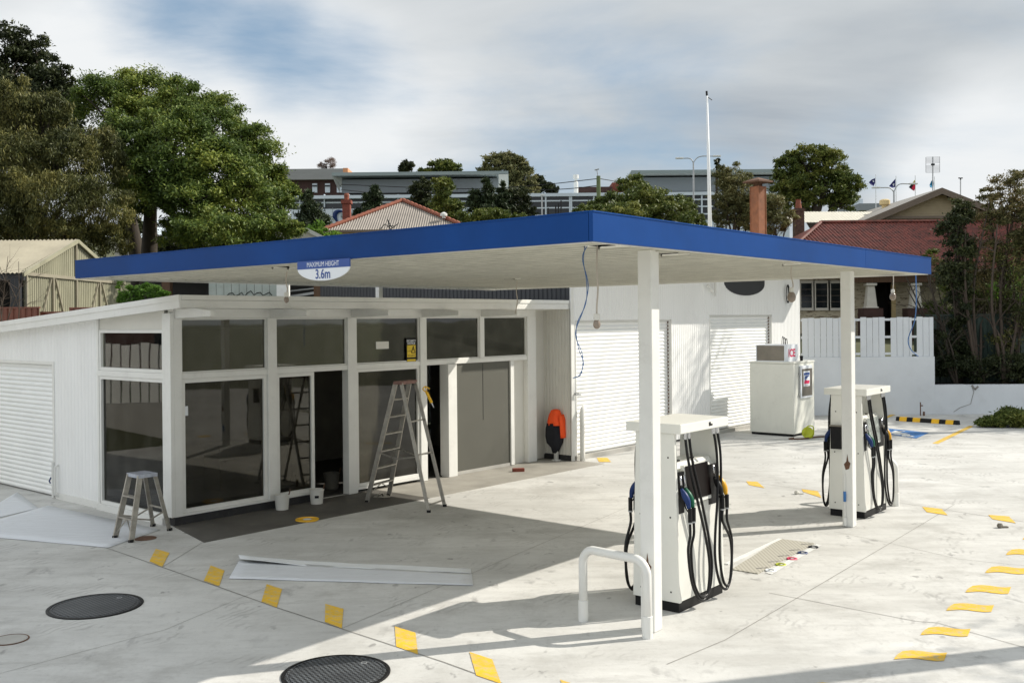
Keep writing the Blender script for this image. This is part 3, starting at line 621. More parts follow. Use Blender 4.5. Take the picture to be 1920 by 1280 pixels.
# flue
fl = W(1422, 440, 32.5)
t = thing('flue_chimney', 'tall square rust brown steel flue with a flat cap on the workshop roof', 'chimney', (fl.x, fl.y, WT+.1), R(35))
zt = W(1422, 350, 32.5).z-WT-.1
obj('shaft', MB().box(-.17,.17,-.17,.17,0,zt), M['brown_steel'], t, bevel=.01); mb = MB(); mb.box(-.1,.1,-.1,.1,zt,zt+.12); mb.prism([(-.34,-.34,zt+.12),(.34,-.34,zt+.12),(.34,.34,zt+.12),(-.34,.34,zt+.12)], (0,0,.05)); mb.add([(-.34,-.34,zt+.17),(.34,-.34,zt+.17),(.34,.34,zt+.17),(-.34,.34,zt+.17),(0,0,zt+.3)], [(0,1,4),(1,2,4),(2,3,4),(3,0,4)]); obj('cap', mb, M['rustm'], t)
mb = MB()
for a, b in ((-.185,-.185),(.16,-.185),(.16,.16),(-.185,.16)): mb.box(a, a+.025, b, b+.025, 0, zt)
obj('corner_angle', mb, M['brown_steel'], t)
# mast
mp_ = W(1332, 430, 27.5); zt = W(1327, 180, 27.5).z
t = thing('flag_mast', 'tall thin white tapered mast rising from behind the canopy', 'mast', (mp_.x, mp_.y, WT+.1))
obj('pole', MB().tube([(0,0,0),(-.03,0,(zt-WT)*.5),(-.06,0,zt-WT-.1)], [.06,.045,.028], 10), M['flagpole'], t, smooth=True)
obj('pulley', MB().tube([(-.06,0,zt-WT-.1),(-.07,0,zt-WT+.03)], .03, 6).tube([(-.06,0,zt-WT-.12),(.08,0,zt-WT-.22)], .012, 5), M['black'], t)

# ------------------------------------------------------------------ canopy
ZB, ZT = 3.57, 3.803
Cc, Cl, Cr = G(1112,452,ZB), G(141,522,ZB), G(1746,514,ZB)
ux = (Cr-Cc); LA = ux.length; ux.normalize(); uy = (Cl-Cc); LB = uy.length; uy.normalize()
CAZ = math.atan2(ux.y, ux.x)
def CF(a, b, z): p = Cc+ux*a+uy*b; return Vector((p.x, p.y, z))
can = thing('canopy', 'big flat canopy with deep blue edge and white ribbed underside on white poles', 'canopy', (0,0,0))
def fas(p, q, n, name, x=0.):            # fascia board from p to q, thickness inwards along n
    t = MB(); a, b = Vector((p[0],p[1],ZB)), Vector((q[0],q[1],ZB)); t.prism([a, b, b+n*.04, a+n*.04], (0,0,ZT-ZB))
    t.prism([a-n*.006+Vector((0,0,ZT-ZB)), b-n*.006+Vector((0,0,ZT-ZB)), b+n*.06+Vector((0,0,ZT-ZB)), a+n*.06+Vector((0,0,ZT-ZB))], (0,0,.012))
    return obj(name, t, M['blue'], can)
fas(CF(0,0,0), CF(LA*.69,0,0), uy, 'fascia_panel'); fas(CF(LA*.69+.006,0,0), CF(LA,0,0), uy, 'fascia_panel')
fas(CF(0,.045,0), CF(0,LB,0), ux, 'fascia_panel'); fas(CF(LA,.045,0), CF(LA,LB,0), -ux, 'fascia_panel'); fas(CF(.045,LB,0), CF(LA-.045,LB,0), -uy, 'fascia_panel')
t = MB(); t.prism([CF(.05,.05,ZT-.05), CF(LA-.05,.05,ZT-.05), CF(LA-.05,LB-.05,ZT-.05), CF(.05,LB-.05,ZT-.05)], (0,0,.03)); obj('roof_sheet', t, M['galv'], can)
holes = [((510,505),(566,503)), ((950,524),(990,524)), ((1085,463),(1150,463)), ((1445,497),(1500,496)), ((1655,516),(1700,515)), ((1226,478),(1262,479))]
HL = []
for a, b in holes:
    c = (G(*a, ZB+.01)+G(*b, ZB+.01))/2-Cc; bb = (c.x*ux.y-c.y*ux.x)/(uy.x*ux.y-uy.y*ux.x); aa = c.dot(ux)-bb*uy.dot(ux); HL.append((aa, bb))
sf = MB(); n = 38; per = (LA-.09)/n
hw = .17
for i in range(n):
    a0 = .045+i*per
    cuts = [(hb-hw, hb+hw) for ha, hb in HL if a0+per > ha-.12 and a0 < ha+.12]
    segs = []; st = .045
    for c0, c1 in sorted(cuts): segs.append((st, c0)); st = c1
    segs.append((st, LB-.045))
    for b0, b1 in segs:
        if b1 <= b0: continue
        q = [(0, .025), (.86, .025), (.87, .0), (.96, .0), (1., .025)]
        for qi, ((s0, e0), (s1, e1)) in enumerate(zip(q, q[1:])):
            sf.cur = 1 if qi in (1, 3) else 0  # rib sides carry the painted gap shade
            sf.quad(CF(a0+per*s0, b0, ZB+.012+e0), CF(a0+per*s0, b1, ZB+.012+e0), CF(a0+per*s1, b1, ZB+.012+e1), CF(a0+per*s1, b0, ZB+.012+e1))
obj('soffit', sf, [M['soffit'], M['soffit_rib_shade']], can)
t = MB(); t.prism([CF(.05,.05,ZB+.08), CF(LA-.05,.05,ZB+.08), CF(LA-.05,LB-.05,ZB+.08), CF(.05,LB-.05,ZB+.08)], (0,0,.02)); obj('inner_lining', t, M['inner_d'], can)
for q in (((.045,.06),(LA-.045,.06)),((.06,.085),(.06,LB-.085)),((LA-.06,.085),(LA-.06,LB-.085)),((.045,LB-.06),(LA-.045,LB-.06))):
    obj('edge_trim', MB().bar(CF(*q[0],ZB+.012), CF(*q[1],ZB+.012), .05, .032), M['cream'], can)
obj('rear_trim', MB().bar(CF(LA-.02,.05,ZB-.004), CF(LA-.02,LB,ZB-.004), .05, .006).bar(CF(0,LB-.02,ZB-.011), CF(LA,LB-.02,ZB-.011), .05, .006), M['cream'], can)
p1, p2 = G(1222,1180), G(1593,986)
for i, p in enumerate((p1, p2)):
    t = MB(); t.m = Matrix.Translation(p) @ Matrix.Rotation(CAZ, 4, 'Z'); t.box(-.075,.075,-.075,.075,0,ZB+.03)
    o = obj('pole', t, M['white'], can, bevel=.01)
    t = MB(); t.m = Matrix.Translation(p) @ Matrix.Rotation(CAZ, 4, 'Z')
    z = .62 if i == 0 else .9
    t.add([(-.0765,.02,z-.1),(-.0765,-.03,z-.08),(-.0765,-.05,z),(-.0765,-.02,z+.03),(-.0765,-.005,z+.13),(-.0765,.01,z+.02),(-.0765,.045,z-.02)], [tuple(range(7))]); obj('rust_patch', t, M['rustm'], o)
t = MB(); t.m = Matrix.Translation(p2) @ Matrix.Rotation(CAZ, 4, 'Z'); t.tube([(-.095,.03,.02),(-.095,.03,.75)], .012, 6); t.tube([(-.1,.03,.02),(-.1,.03,.14)], .026, 8); obj('conduit', t, M['white'], can)
t = MB(); t.m = Matrix.Translation(p2) @ Matrix.Rotation(CAZ, 4, 'Z'); t.tube([(-.098,.03,.36),(-.098,.03,.5)], .02, 8); obj('conduit_joint', t, M['disab'], can)
bp = W(711, 556, 18.05); t = MB(); t.m = Matrix.Translation((bp.x,bp.y,0)) @ Matrix.Rotation(CAZ, 4, 'Z'); t.box(-.045,.045,-.045,.045,3.1,ZB+.02); obj('pole', t, M['white'], can, label='short white pole standing on the office roof')
# clearance sign
sa = PL(562, 505, Cc, uy)[0]; sb = PL(660, 500, Cc, uy)[0]; sc_ = (sa+sb)/2; hw = abs(sa-sb)/2
zt = PL(611, 491, Cc, uy)[1]; zb_ = PL(611, 526, Cc, uy)[1]
sg = thing('clearance_sign', 'half round white sign reading MAXIMUM HEIGHT 3.6m hung from the blue canopy edge', 'sign', CF(-.03, sc_, 0), math.atan2(-uy.y, -uy.x))
hz = zt-.055-zb_
t = MB(); t.prism([(hw*math.cos(a), 0, zt-.055+hz*math.sin(a)) for a in [PI+PI*k/28 for k in range(29)]], (0,.012,0)); obj('face', t, M['sign_white'], sg)
t = MB(); t.box(-hw, hw, -.002, .012, zt-.064, zt+.018); obj('blue_band', t, M['blue2'], sg)
obj('lettering', shifted(text_mb('MAXIMUM HEIGHT', .07, 0, zt-.024, .0, .86), -.003), M['sign_white'], sg)
obj('lettering', shifted(text_mb('3.6m', .135, 0, zt-.125, .002, .9), -.003), M['blue2'], sg)
# lamp holders on flex
def hang(u0, v0, pts, bulb, label, mt='cablew', nm='hanging_lamp', r=.008, dd=0.):
    a = G(u0, v0, ZB+.03); Y = a.y; c = [a]+[W(u, v, Y+dd) for u, v in pts]
    t = thing(nm, label, 'hanging lamp' if bulb else 'cable', a)
    sp = smooth_pts([p-a for p in c], 6); obj('flex', MB().tube(sp, r, 5), M[mt], t)
    if bulb:
        e = sp[-1]; mb = MB(); mb.lathe([(.001,.05),(.028,.045),(.03,.0),(.024,-.01)], 10, tuple(e)); obj('lamp_holder', mb, M['cream'], t)
        mb = MB(); mb.lathe([(.02,0),(.045*bulb,-.03*bulb),(.055*bulb,-.07*bulb),(.045*bulb,-.11*bulb),(.02*bulb,-.13*bulb),(.001,-.135*bulb)], 14, (e.x,e.y,e.z-.005)); obj('bulb', mb, M['bulb'], t, smooth=True)
    return t
hang(539, 506, [(536,525),(539,542),(537,555)], .6, 'bare lamp on a pale flex hanging beside the half round height sign')
hang(1120, 461, [(1119,500),(1121,540),(1119,575),(1119,598)], .62, 'bare round bulb on a thin wire hanging in front of the first roller door')
hang(1484, 497, [(1483,515),(1487,535),(1484,546)], 1., 'bare lamp on flex hanging in front of the right end of the workshop')
hang(1675, 515, [(1675,530),(1674,548)], .9, 'white lamp on a short flex hanging by the weatherboard house')
hang(970, 524, [(968,545),(970,565),(966,588)], 0, 'pale loose flex hanging from the soffit over the office roof edge', 'cablew', 'loose_cable')
hang(1097, 461, [(1094,490),(1100,530),(1098,570),(1081,610),(1084,650),(1094,680),(1086,703),(1074,709)], 0, 'long blue twisted cable hanging from the front corner of the canopy', 'cableb', 'loose_cable', .0038)
hang(1101, 461, [(1092,485),(1103,535),(1094,580),(1079,625),(1092,665),(1090,700),(1076,708)], 0, 'second strand of the long blue cable hanging from the front corner of the canopy', 'cableb', 'loose_cable', .0038)
hang(1717, 516, [(1718,560),(1715,600),(1703,635),(1708,655),(1722,668)], 0, 'thin blue cable hanging from the far right corner of the canopy', 'cableb', 'loose_cable', .009)

# ------------------------------------------------------------------ fuel pumps
def nozzle(par, x, y, z, m, s=1):
    # s = -1 front side (-y), +1 back side
    b = MB(); b.tube(smooth_pts([(x,y-s*.02,z+.07),(x,y+s*.01,z+.02),(x,y+s*.05,z-.05),(x,y+s*.065,z-.12)], 4), [.015,.018,.022,.027,.031,.034,.034,.033,.031,.028,.025,.022,.02][:13], 10)
    o = obj('nozzle', b, M[m], par, smooth=True)
    b = MB(); b.tube([(x,y-s*.03,z+.2),(x,y-s*.02,z+.1)], .011, 8); obj('spout', b, M['chrome'], o, smooth=True)
    b = MB(); b.tube([(x,y+s*.075,z-.12),(x,y+s*.075,z-.26)], .022, 10); b.tube(smooth_pts([(x,y+s*.02,z+.0),(x,y+s*.02,z-.1),(x,y+s*.06,z-.16)],4), .007, 5); obj('handle', b, M['black'], o)
    b = MB(); b.tube([(x,y+s*.075,z-.255),(x,y+s*.075,z-.27)], .024, 10); obj('collar', b, M['galv'], o)
    return Vector((x, y+s*.075, z-.27))
def hose(par, pts, r=.0145):
    obj('hose', MB().tube(smooth_pts(pts, 9), r, 8), M['rubber'], par, smooth=True)
def pump(loc, label, first=True):
    t = thing('fuel_pump', label, 'fuel pump', loc, CAZ, 'white fuel pumps')
    LX, LY = .97, .55
    obj('plinth', MB().box(.015, LX-.015, .02, LY-.02, 0, .095), M['black'], t)
    for x0 in (0, LX-.045):
        b = MB(); b.prism([(x0,0,.1),(x0,LY,.1),(x0,LY-.05,1.795),(x0,.05,1.795)], (.045,0,0))
        o = obj('end_panel', b, M['pump'], t, bevel=.006); b = MB()
        for yy, zz in ((.1,.2),(.1,.95),(.12,1.55),(LY-.1,.2),(LY-.1,.95),(LY-.12,1.55)):
            xx = x0-.002 if x0 == 0 else x0+.045; obj('screw', MB().box(xx, xx+.002, yy-.008, yy+.008, zz-.008, zz+.008), M['black'], o)
    b = MB(); b.prism([(.047,.022,.1),(.047,.53,.1),(.047,.51,1.04),(.047,.042,1.04)], (LX-.094,0,0)); obj('lower_cabinet', b, M['pump'], t, bevel=.004)
    b = MB(); b.box(.3,.304,.024,.03,.12,1.0); 
    b = MB(); b.prism([(.047,.07,1.042),(.047,.48,1.042),(.047,.46,1.38),(.047,.40,1.47),(.047,.15,1.47),(.047,.09,1.38)], (LX-.094,0,0)); obj('head_cabinet', b, M['pump'], t, bevel=.004)
    b = MB()
    for xx in (.3, .6): b.box(xx, xx+.05, .18, .21, 1.471, 1.485)
    for xx in (.3, .62): b.box(xx-.03,xx+.02,-.006-.04,.0-.04,1.83,1.85) if xx > .6 else None
    obj('badge', b, M['black'], t)
    for s, y0 in ((-1, 0.), (1, LY)):    # both faces
        f = (lambda y: y) if s < 0 else (lambda y: LY-y)
        for xa, xb in ((.048,.175),(.70,.915)):
            b = MB(); ya, yb2 = sorted((f(.035), f(.068))); b.box(xa, xb, ya, yb2, .98, 1.40); obj('nozzle_boot', b, M['black'], t, bevel=.004)
        b = MB(); b.prism([(.185,f(.0),1.06),(.185,f(.068),1.05),(.185,f(.088),1.45),(.185,f(.045),1.455)], (.505,0,0)); o = obj('display', b, M['pump'], t, bevel=.003)
        b = MB(); q = [(.195,f(-.0025),1.10),(.68,f(-.0025),1.10),(.68,f(.0415),1.445),(.195,f(.0415),1.445)]
        b.add([(x_, y_+s*.004, z_) for x_, y_, z_ in q], [(0,1,2,3) if s < 0 else (3,2,1,0)]); obj('screen', b, M['screen' if first else 'plastic_wrap'], o)
        yy = f(-.015)
        cols = ('nblue','ngreen','black','nyel')
        xs_ = (.06,.135,.76,.86)
        for k in range(4):
            x = xs_[k] if s < 0 else LX-xs_[k]
            e = nozzle(t, x, yy, 1.17+(.0 if k < 2 else .03), cols[k] if s < 0 else ('nyel','black','ngreen','nblue')[k], s)
            d = s*(.02+.02*(k % 2)); Y = lambda v: f(-v)+0
            M_ = lambda v: v if s < 0 else LX-v
            if k < 2: c = [(.13+.08*k,0.,1.79),(.15+.08*k,.03,1.5),(.27+.08*k,.06,1.1),(.42+.06*k,.07,.7),(.47+.05*k,.085,.4),(.39+.04*k,.10,.14+.02*k),(.24+.02*k,.10,.10+.03*k),(.09+.04*k,.09,.3),(.035+.06*k,.08,.62),(None,)*3]
            else: h_ = k-2; c = [(.74+.08*h_,0.,1.79),(.76+.08*h_,.03,1.5),(.71+.07*h_,.06,1.1),(.62+.1*h_,.075,.7),(.60+.1*h_,.085,.42),(.67+.08*h_,.10,.18),(.80+.04*h_,.11,.10+.03*h_),(.93-.01*h_,.10,.26),(.965-.03*(1-h_),.09,.58),(None,)*3]
            pts = [(M_(q[0]), f(-q[1]), q[2]) for q in c[:-1]]+[(e.x, e.y, e.z-.12), tuple(e)]
            hose(t, pts)
            b = MB(); b.tube([(pts[0][0], pts[0][1], 1.80), (pts[0][0], pts[0][1], 1.73)], .02, 8); obj('hose_fitting', b, M['chrome'], t)
    b = MB(); b.box(-.035, LX+.035, -.045, LY+.045, 1.797, 1.895); obj('top_cover', b, M['pump'], t, bevel=.008)
    b = MB(); b.box(.56,.6,-.048,-.0455,1.83,1.87); obj('emblem_plate', b, M['black'], t)
    return t
M['screen'] = mat('brown_black_screen', (.007,.0045,.004), .3, var=.5, scale=1.5, spec=.12)
pump(G(1275,1150), 'near white fuel pump with dark brown display beside the front pole')
pp = pump(G(1623,973), 'far white fuel pump with plastic wrapped display behind the second pole', False)
b = MB(); b.box(-.06,-.001,.33,.49,1.0,1.33); obj('payment_terminal', b, M['black'], pp, bevel=.004); b = MB(); b.box(-.075,0,.32,.5,1.332,1.35); obj('terminal_hood', b, M['steel_door'], pp)
# guard rails
def rail(p, q, h, label):
    t = thing('guard_rail', label, 'guard rail', p, math.atan2((q-p).y, (q-p).x)); d = (q-p).length
    pts = [(0,0,0),(0,0,h-.16)]+[(.14-.14*math.cos(a), 0, h-.16+.14*math.sin(a)) for a in [PI/2*k/7 for k in range(1, 8)]]+[(d-.14+.14*math.sin(a), 0, h-.16+.14*math.cos(a)) for a in [PI/2*k/7 for k in range(0, 8)]]+[(d,0,0)]
    obj('hoop', MB().tube(pts, .042, 14), M['white'], t, smooth=True)
    for x in (0, d): obj('sleeve', MB().lathe([(.049,0),(.049,.2),(.044,.203)], 16, (x,0,0)), M['white'], t, smooth=False)
rail(G(1094,1163), G(1214,1195), .73, 'white tubular hoop guard rail standing in front of the near pump')
q = G(1680,948); rail(q+Vector((B_[0],B_[1],0))*.75, q, .73, 'white tubular hoop guard rail mostly hidden behind the far pump')

# ------------------------------------------------------------------ ice box
ic = thing('ice_freezer', 'tall worn cream ice freezer with a small dark door by the second roller door', 'ice freezer', G(1489,819), R(AO+1))
obj('plinth', MB().box(.03,1.22,.03,1.15,0,.06), M['black'], ic)
obj('cabinet', MB().box(0,1.25,0,1.18,.061,1.80), M['ice_metal'], ic, bevel=.015); obj('lid', MB().box(-.012,1.262,-.012,1.19,1.802,1.85), M['ice_metal'], ic, bevel=.01)
dr = obj('door', MB().box(.32,1.02,-.05,-.001,.93,1.74), M['sign_white'], ic, bevel=.01)
obj('door_panel', MB().box(.38,.99,-.056,-.051,.98,1.66), M['steel_door'], dr)
obj('hinge', MB().tube([(.3,-.03,.95),(.3,-.03,1.72)], .014, 6).box(.27,.32,-.05,-.01,1.0,1.06).box(.27,.32,-.05,-.01,1.5,1.56), M['galv'], dr)
po = thing('ice_poster', 'white poster with blue and pink print stuck on the ice freezer door', 'poster', ic.matrix_basis @ Vector((0,0,0)), R(AO+1))
po.location = G(1489,819)
obj('sheet', MB().box(.46,.84,-.0595,-.0575,1.22,1.60), M['sign_white'], po)
obj('blue_print', MB().add([(.48,-.061,1.56),(.82,-.061,1.56),(.82,-.061,1.50),(.48,-.061,1.50)],[(0,1,2,3)]).add([(.5,-.061,1.40),(.8,-.061,1.47),(.8,-.061,1.49),(.55,-.061,1.48)],[(0,1,2,3)]).add([(.5,-.061,1.37),(.56,-.061,1.37),(.72,-.061,1.45),(.66,-.061,1.46)],[(0,1,2,3)]), M['blue2'], po)
obj('pink_print', MB().add([(.49,-.061,1.29),(.52,-.061,1.28),(.6,-.061,1.285),(.7,-.061,1.28),(.81,-.061,1.29),(.81,-.061,1.37),(.7,-.061,1.36),(.6,-.061,1.375),(.5,-.061,1.36)],[tuple(range(9))]), M['red'], po)
obj('small_print', MB().box(.52,.78,-.0612,-.0605,1.255,1.262).box(.55,.74,-.0612,-.0605,1.235,1.242), M['black'], po)
ib = thing('ice_light_box', 'small white light box reading ICE in red on top of the freezer', 'sign', G(1489,819)+Vector((0,0,1.85)), R(AO+1))
bx = MB(); bx.box(.02,.66,.1,.2+.5,.01,.43); 
sh_ = MB(); sh_.box(.0,.03,.1,.13,0,.44)
t = MB(); y0_, y1_ = .22, 1.0
t.box(.0,.78,y0_,y0_+.02,.0,.42); t.box(.0,.78,y0_+.02,y1_,.40,.42); t.box(.0,.78,y0_+.02,y1_,.0,.02); t.box(.0,.78,y1_-.02,y1_,.02,.40); t.box(.76,.78,y0_+.02,y1_-.02,.02,.40); obj('case', t, M['sign_white'], ib)
obj('dark_side', MB().box(.02,.03,y0_+.02,y1_-.02,.02,.40), M['steel_door'], ib)
lt = text_mb('ICE', .27, .4, .2, .008, 1.05)
obj('lettering', shifted(lt, y0_-.003), M['red'], ib)
t = MB()
for k in range(3): t.tube([(.5+.1*k+.06*math.cos(a), .5, .42+(.2-.03*k)*math.sin(a)) for a in [PI*i/10 for i in range(11)]], .009, 5)
obj('wire_loops', t, M['black'], ib)
tag(o := obj('paper_cup', MB().lathe([(.035,0),(.045,.12),(.047,.125)], 14), M['black']), 'small black cup standing on the ice freezer lid', 'cup'); o.location = Matrix.Translation(G(1489,819)) @ Matrix.Rotation(R(AO+1),4,'Z') @ Vector((.75,.12,1.851))
# lime cord reel
cr_ = thing('cord_reel', 'lime green cord reel lying on the ground at the foot of the ice freezer', 'cord reel', G(1515,822))
b = MB(); b.m = Matrix.Translation((0,0,.14)) @ Matrix.Rotation(R(-30),4,'Z') @ Matrix.Rotation(R(70),4,'X'); b.lathe([(.13,-.06),(.14,-.05),(.07,-.045),(.07,.045),(.14,.05),(.13,.06)], 18); obj('drum', b, M['lime'], cr_)
obj('handle', MB().tube(smooth_pts([(-.1,-.05,.1),(-.05,-.1,.3),(.1,-.08,.3),(.14,0,.1)],5), .014, 6), M['lime'], cr_)
obj('lead', MB().tube(smooth_pts([(0,-.1,.03),(-.25,-.2,.02),(-.5,-.15,.02),(-.35,.0,.02)],6), .018, 6).tube(smooth_pts([(.1,0,.03),(.3,.2,.02),(.55,.25,.02)],6), .02, 6), M['rustm'], cr_)

# ------------------------------------------------------------------ ladders
def ladder(name, label, feet, h, steps, top_len, plat=False, mt='alu'):
    # feet: step side pair (a, b), prop side pair (c, d)
    a, b, c, d = feet; o0 = (a+b+c+d)/4; o0.z = 0
    t = thing(name, label, 'ladder', o0); a, b, c, d = [p-o0 for p in (a, b, c, d)]
    ax = ((b-a).normalized()+(d-c).normalized()).normalized(); out = Vector((ax.y, -ax.x, 0))
    if out.dot(c-a) < 0: out = -out
    w2 = (b-a).length*.33
    mid = Vector((0,0,h)); ta, tb = mid-ax*w2-out*top_len/2, mid+ax*w2-out*top_len/2; tc, td = mid-ax*w2+out*top_len/2, mid+ax*w2+out*top_len/2
    for p, q in ((a, ta), (b, tb)): obj('rail', MB().bar(p, q, .03, .075, tuple(out)), M[mt], t, bevel=.003)
    for p, q in ((c, tc), (d, td)): obj('prop_leg', MB().bar(p, q, .028, .055, tuple(out)), M[mt], t, bevel=.003)
    for k in range(1, steps+1):
        f = k/(steps+1); p, q = a.lerp(ta, f), b.lerp(tb, f); obj('step', MB().bar(p, q, .085, .022), M[mt], t, bevel=.003)
    b1 = MB(); b1.bar(a.lerp(ta,.07), b.lerp(tb,1/(steps+1)-.01).lerp(a.lerp(ta,1/(steps+1)),.5), .012, .012); b1.bar(b.lerp(tb,.07), b.lerp(tb,1/(steps+1)-.01).lerp(a.lerp(ta,1/(steps+1)),.5), .012, .012); obj('step_brace', b1, M[mt], t)
    for f in ((.05,.43,.69) if steps > 3 else (.4,)): obj('cross_bar', MB().bar(c.lerp(tc,f), d.lerp(td,f), .016, .022), M[mt], t)
    f = .42 if steps > 3 else .35
    for p, q, r_, s_ in ((a,ta,c,tc),(b,tb,d,td)):
        m1, m2 = p.lerp(q,f), r_.lerp(s_,f); mm = (m1+m2)/2-Vector((0,0,.07)); obj('spreader', MB().bar(m1, mm, .012,.02).bar(mm, m2, .012,.02), M[mt], t)
    tp = MB(); e = ax*.03; zt = Vector((0,0,.03)); tp.prism([ta-e-zt-out*.03, tb+e-zt-out*.03, td+e-zt+out*.03, tc-e-zt+out*.03], (0,0,.05)); obj('top_cap', tp, M['rust_cap' if not plat else 'clear_cap'], t, bevel=.004)
    fb_ = MB()
    for p in (a, b, c, d): fb_.box(p.x-.03, p.x+.03, p.y-.03, p.y+.03, 0, .035)
    obj('foot', fb_, M['black'], t)
    return t
M['rust_cap'] = mat('faded_red_cap', (.22,.12,.1), .7, var=.3, scale=10, grime=.4); M['clear_cap'] = mat('clear_plastic_cap', (.4,.43,.5), .15, var=.3, scale=10)
ladder('step_ladder', 'tall paint spattered aluminium step ladder standing before the office doorway', [G(688,941),G(729,929),G(804,960),G(834,949)], 1.97, 6, .10)
ladder('step_ladder', 'short three step aluminium ladder standing at the corner of the office', [G(216,1008),G(246,1016),G(287,986),G(318,994)], .84, 2, .22, True)
# sealant gun hooked on the tall ladder
g0 = W(800, 735, 16.0); t = thing('caulking_gun', 'yellow caulking gun hanging from the top of the tall ladder', 'caulking gun', g0)
obj('barrel', MB().tube([(0,0,0),(.075,.02,-.17)], .024, 8), M['yellow_p'], t); obj('tip', MB().tube([(.075,.02,-.17),(.11,.03,-.25)], [.012,.004], 6), M['sign_white'], t)
obj('trigger', MB().tube(smooth_pts([(-.01,0,.0),(-.06,0,.05),(-.02,0,.09),(.05,0,.05)],4), .011, 5).tube([(0,0,0),(-.02,0,.1)], .01, 5), M['yellow_p'], t)

# ------------------------------------------------------------------ buckets, lid, brick, sheets
def bucket(loc, r, h, label, band=True, name='paint_bucket', mt='cream'):
    t = thing(name, label, 'bucket', loc)
    obj('pail', MB().lathe([(r*.82,0),(r*.84,.005),(r,h-.02),(r*1.06,h-.02),(r*1.06,h),(r*.98,h),(r*.8,.02),(.001,.02)], 22, cap=False).lathe([(.001,.0),(r*.82,0)], 22, cap=False), M[mt], t, smooth=False)
    obj('paint', MB().lathe([(.001,h*.6),(r*.92,h*.6)], 18, cap=False), M['white'], t)
    obj('brush', MB().bar((r*.7,0,h*.5),(r*1.1,.02,h+.08), .035,.012), M['brownpost'], t)
    if band: 
        a0 = -PI/2; obj('label_band', MB().add([(r*.97*math.cos(a0+i*.12-.1), r*.97*math.sin(a0+i*.12-.1), z) for z in (h*.45,h*.62) for i in range(6)], [(i,i+1,i+7,i+6) for i in range(5)]), M['black'], t)
    return t
bucket(G(529,955), .115, .24, 'paint splashed white bucket with a brush, left of the two outside the door', False)
bucket(G(594,944), .115, .24, 'clean white paint bucket with a black label by the doorway')
b0 = OF(fa(615, 905)[0]+.1, .8); b0.z = .02
bucket(b0, .14, .3, 'shadowy paint bucket inside the open doorway', False, mt='inner'); bucket(b0+Vector((.45,.25,0)), .14, .28, 'dark tin bucket at the right inside the open doorway', False, mt='inner')
ld = thing('round_plastic_disc', 'yellow round bucket lid with a white centre lying on the concrete', 'lid', G(576,975)); obj('rim', MB().lathe([(.165,0),(.175,.012),(.172,.024),(.15,.026),(.145,.014),(.07,.016)], 30), M['yellow_p'], ld); obj('sticker', MB().lathe([(.001,.0185),(.065,.018)], 20, cap=False), M['sign_white'], ld)
bk = obj('brick', MB().box(-.115,.115,-.05,.05,0,.07), M['brick'], bevel=.005); bk.location = G(972,884); bk.rotation_euler.z = R(8); tag(bk, 'single red brick lying on the slab edge before the entrance', 'brick')
def sheet(name, label, pts, mt, th=.004, wob=.0, lift=None):
    q = [G(*p) for p in pts]; c = sum(q, Vector())/len(q); n1, n2 = 18, 6; vs = []; 
    for j in range(n2+1):
        for i in range(n1+1):
            a = q[0].lerp(q[1], i/n1); b_ = q[3].lerp(q[2], i/n1); p = a.lerp(b_, j/n2)-c
            z = th+.004+wob*(math.sin(i*.9+j*.4)*.5+.5)*(1 if j in (0, n2) else .5)+(lift(i/n1, j/n2) if lift else 0); vs.append((p.x, p.y, z))
    mb = MB(); mb.add(vs, [(j*(n1+1)+i, j*(n1+1)+i+1, (j+1)*(n1+1)+i+1, (j+1)*(n1+1)+i) for j in range(n2) for i in range(n1)])
    o = obj(name, mb, M[mt], smooth=True); o.location = c; s = o.modifiers.new('Solidify', 'SOLIDIFY'); s.thickness = th; s.offset = -1; tag(o, label, 'sheet'); return o
sheet('plastic_sheet', 'large white sheet lying on the ground under the short ladder', [(-95,1000),(203,1027),(300,993),(90,948)], 'poly', wob=.003)
sheet('plastic_sheet', 'white sheet lying nearest the left roller door, cut by the frame edge', [(-60,978),(0,970),(72,953),(32,923)], 'poly', wob=.004)
sheet('plastic_sheet', 'long narrow white sheet lying on the shaded concrete by the yellow dashes', [(429,1085),(887,1098),(885,1076),(448,1052)], 'poly', wob=.004)
sheet('paper_strip', 'torn curled white strip lying along the top of the long narrow sheet', [(450,1056),(884,1075),(883,1066),(447,1046)], 'poly_edge', th=.003, wob=.006, lift=lambda u, v: .05*max(0, 1-u*3.2)*(1-v*.3))
t = MB()
for k in range(9):
    a = k*.7; r_ = .16; t.add([(r_*math.cos(a),r_*.6*math.sin(a),.01),(r_*math.cos(a+.7),r_*.6*math.sin(a+.7),.012),(.05*math.cos(a+.3),.03*math.sin(a+.3),.07+.02*math.sin(k*3))], [(0,1,2)])
o = obj('rag', t, M['alu']); o.location = G(717,932); tag(o, 'crumpled grey rag on the dark slab under the tall ladder', 'rag')
for u, v, l in ((1875,989,'small crushed cup lying right of the far yellow dashes'),(1494,926,'scrap of white litter by the faded dashes left of the far pump')):
    t = MB(); t.lathe([(.03,0),(.045,.03),(.03,.06)], 8); t.box(.03,.11,-.02,.03,.0,.02); o = obj('litter', t, M['cream' if u < 1600 else 'steel_door']); o.location = G(u, v); tag(o, l, 'litter')

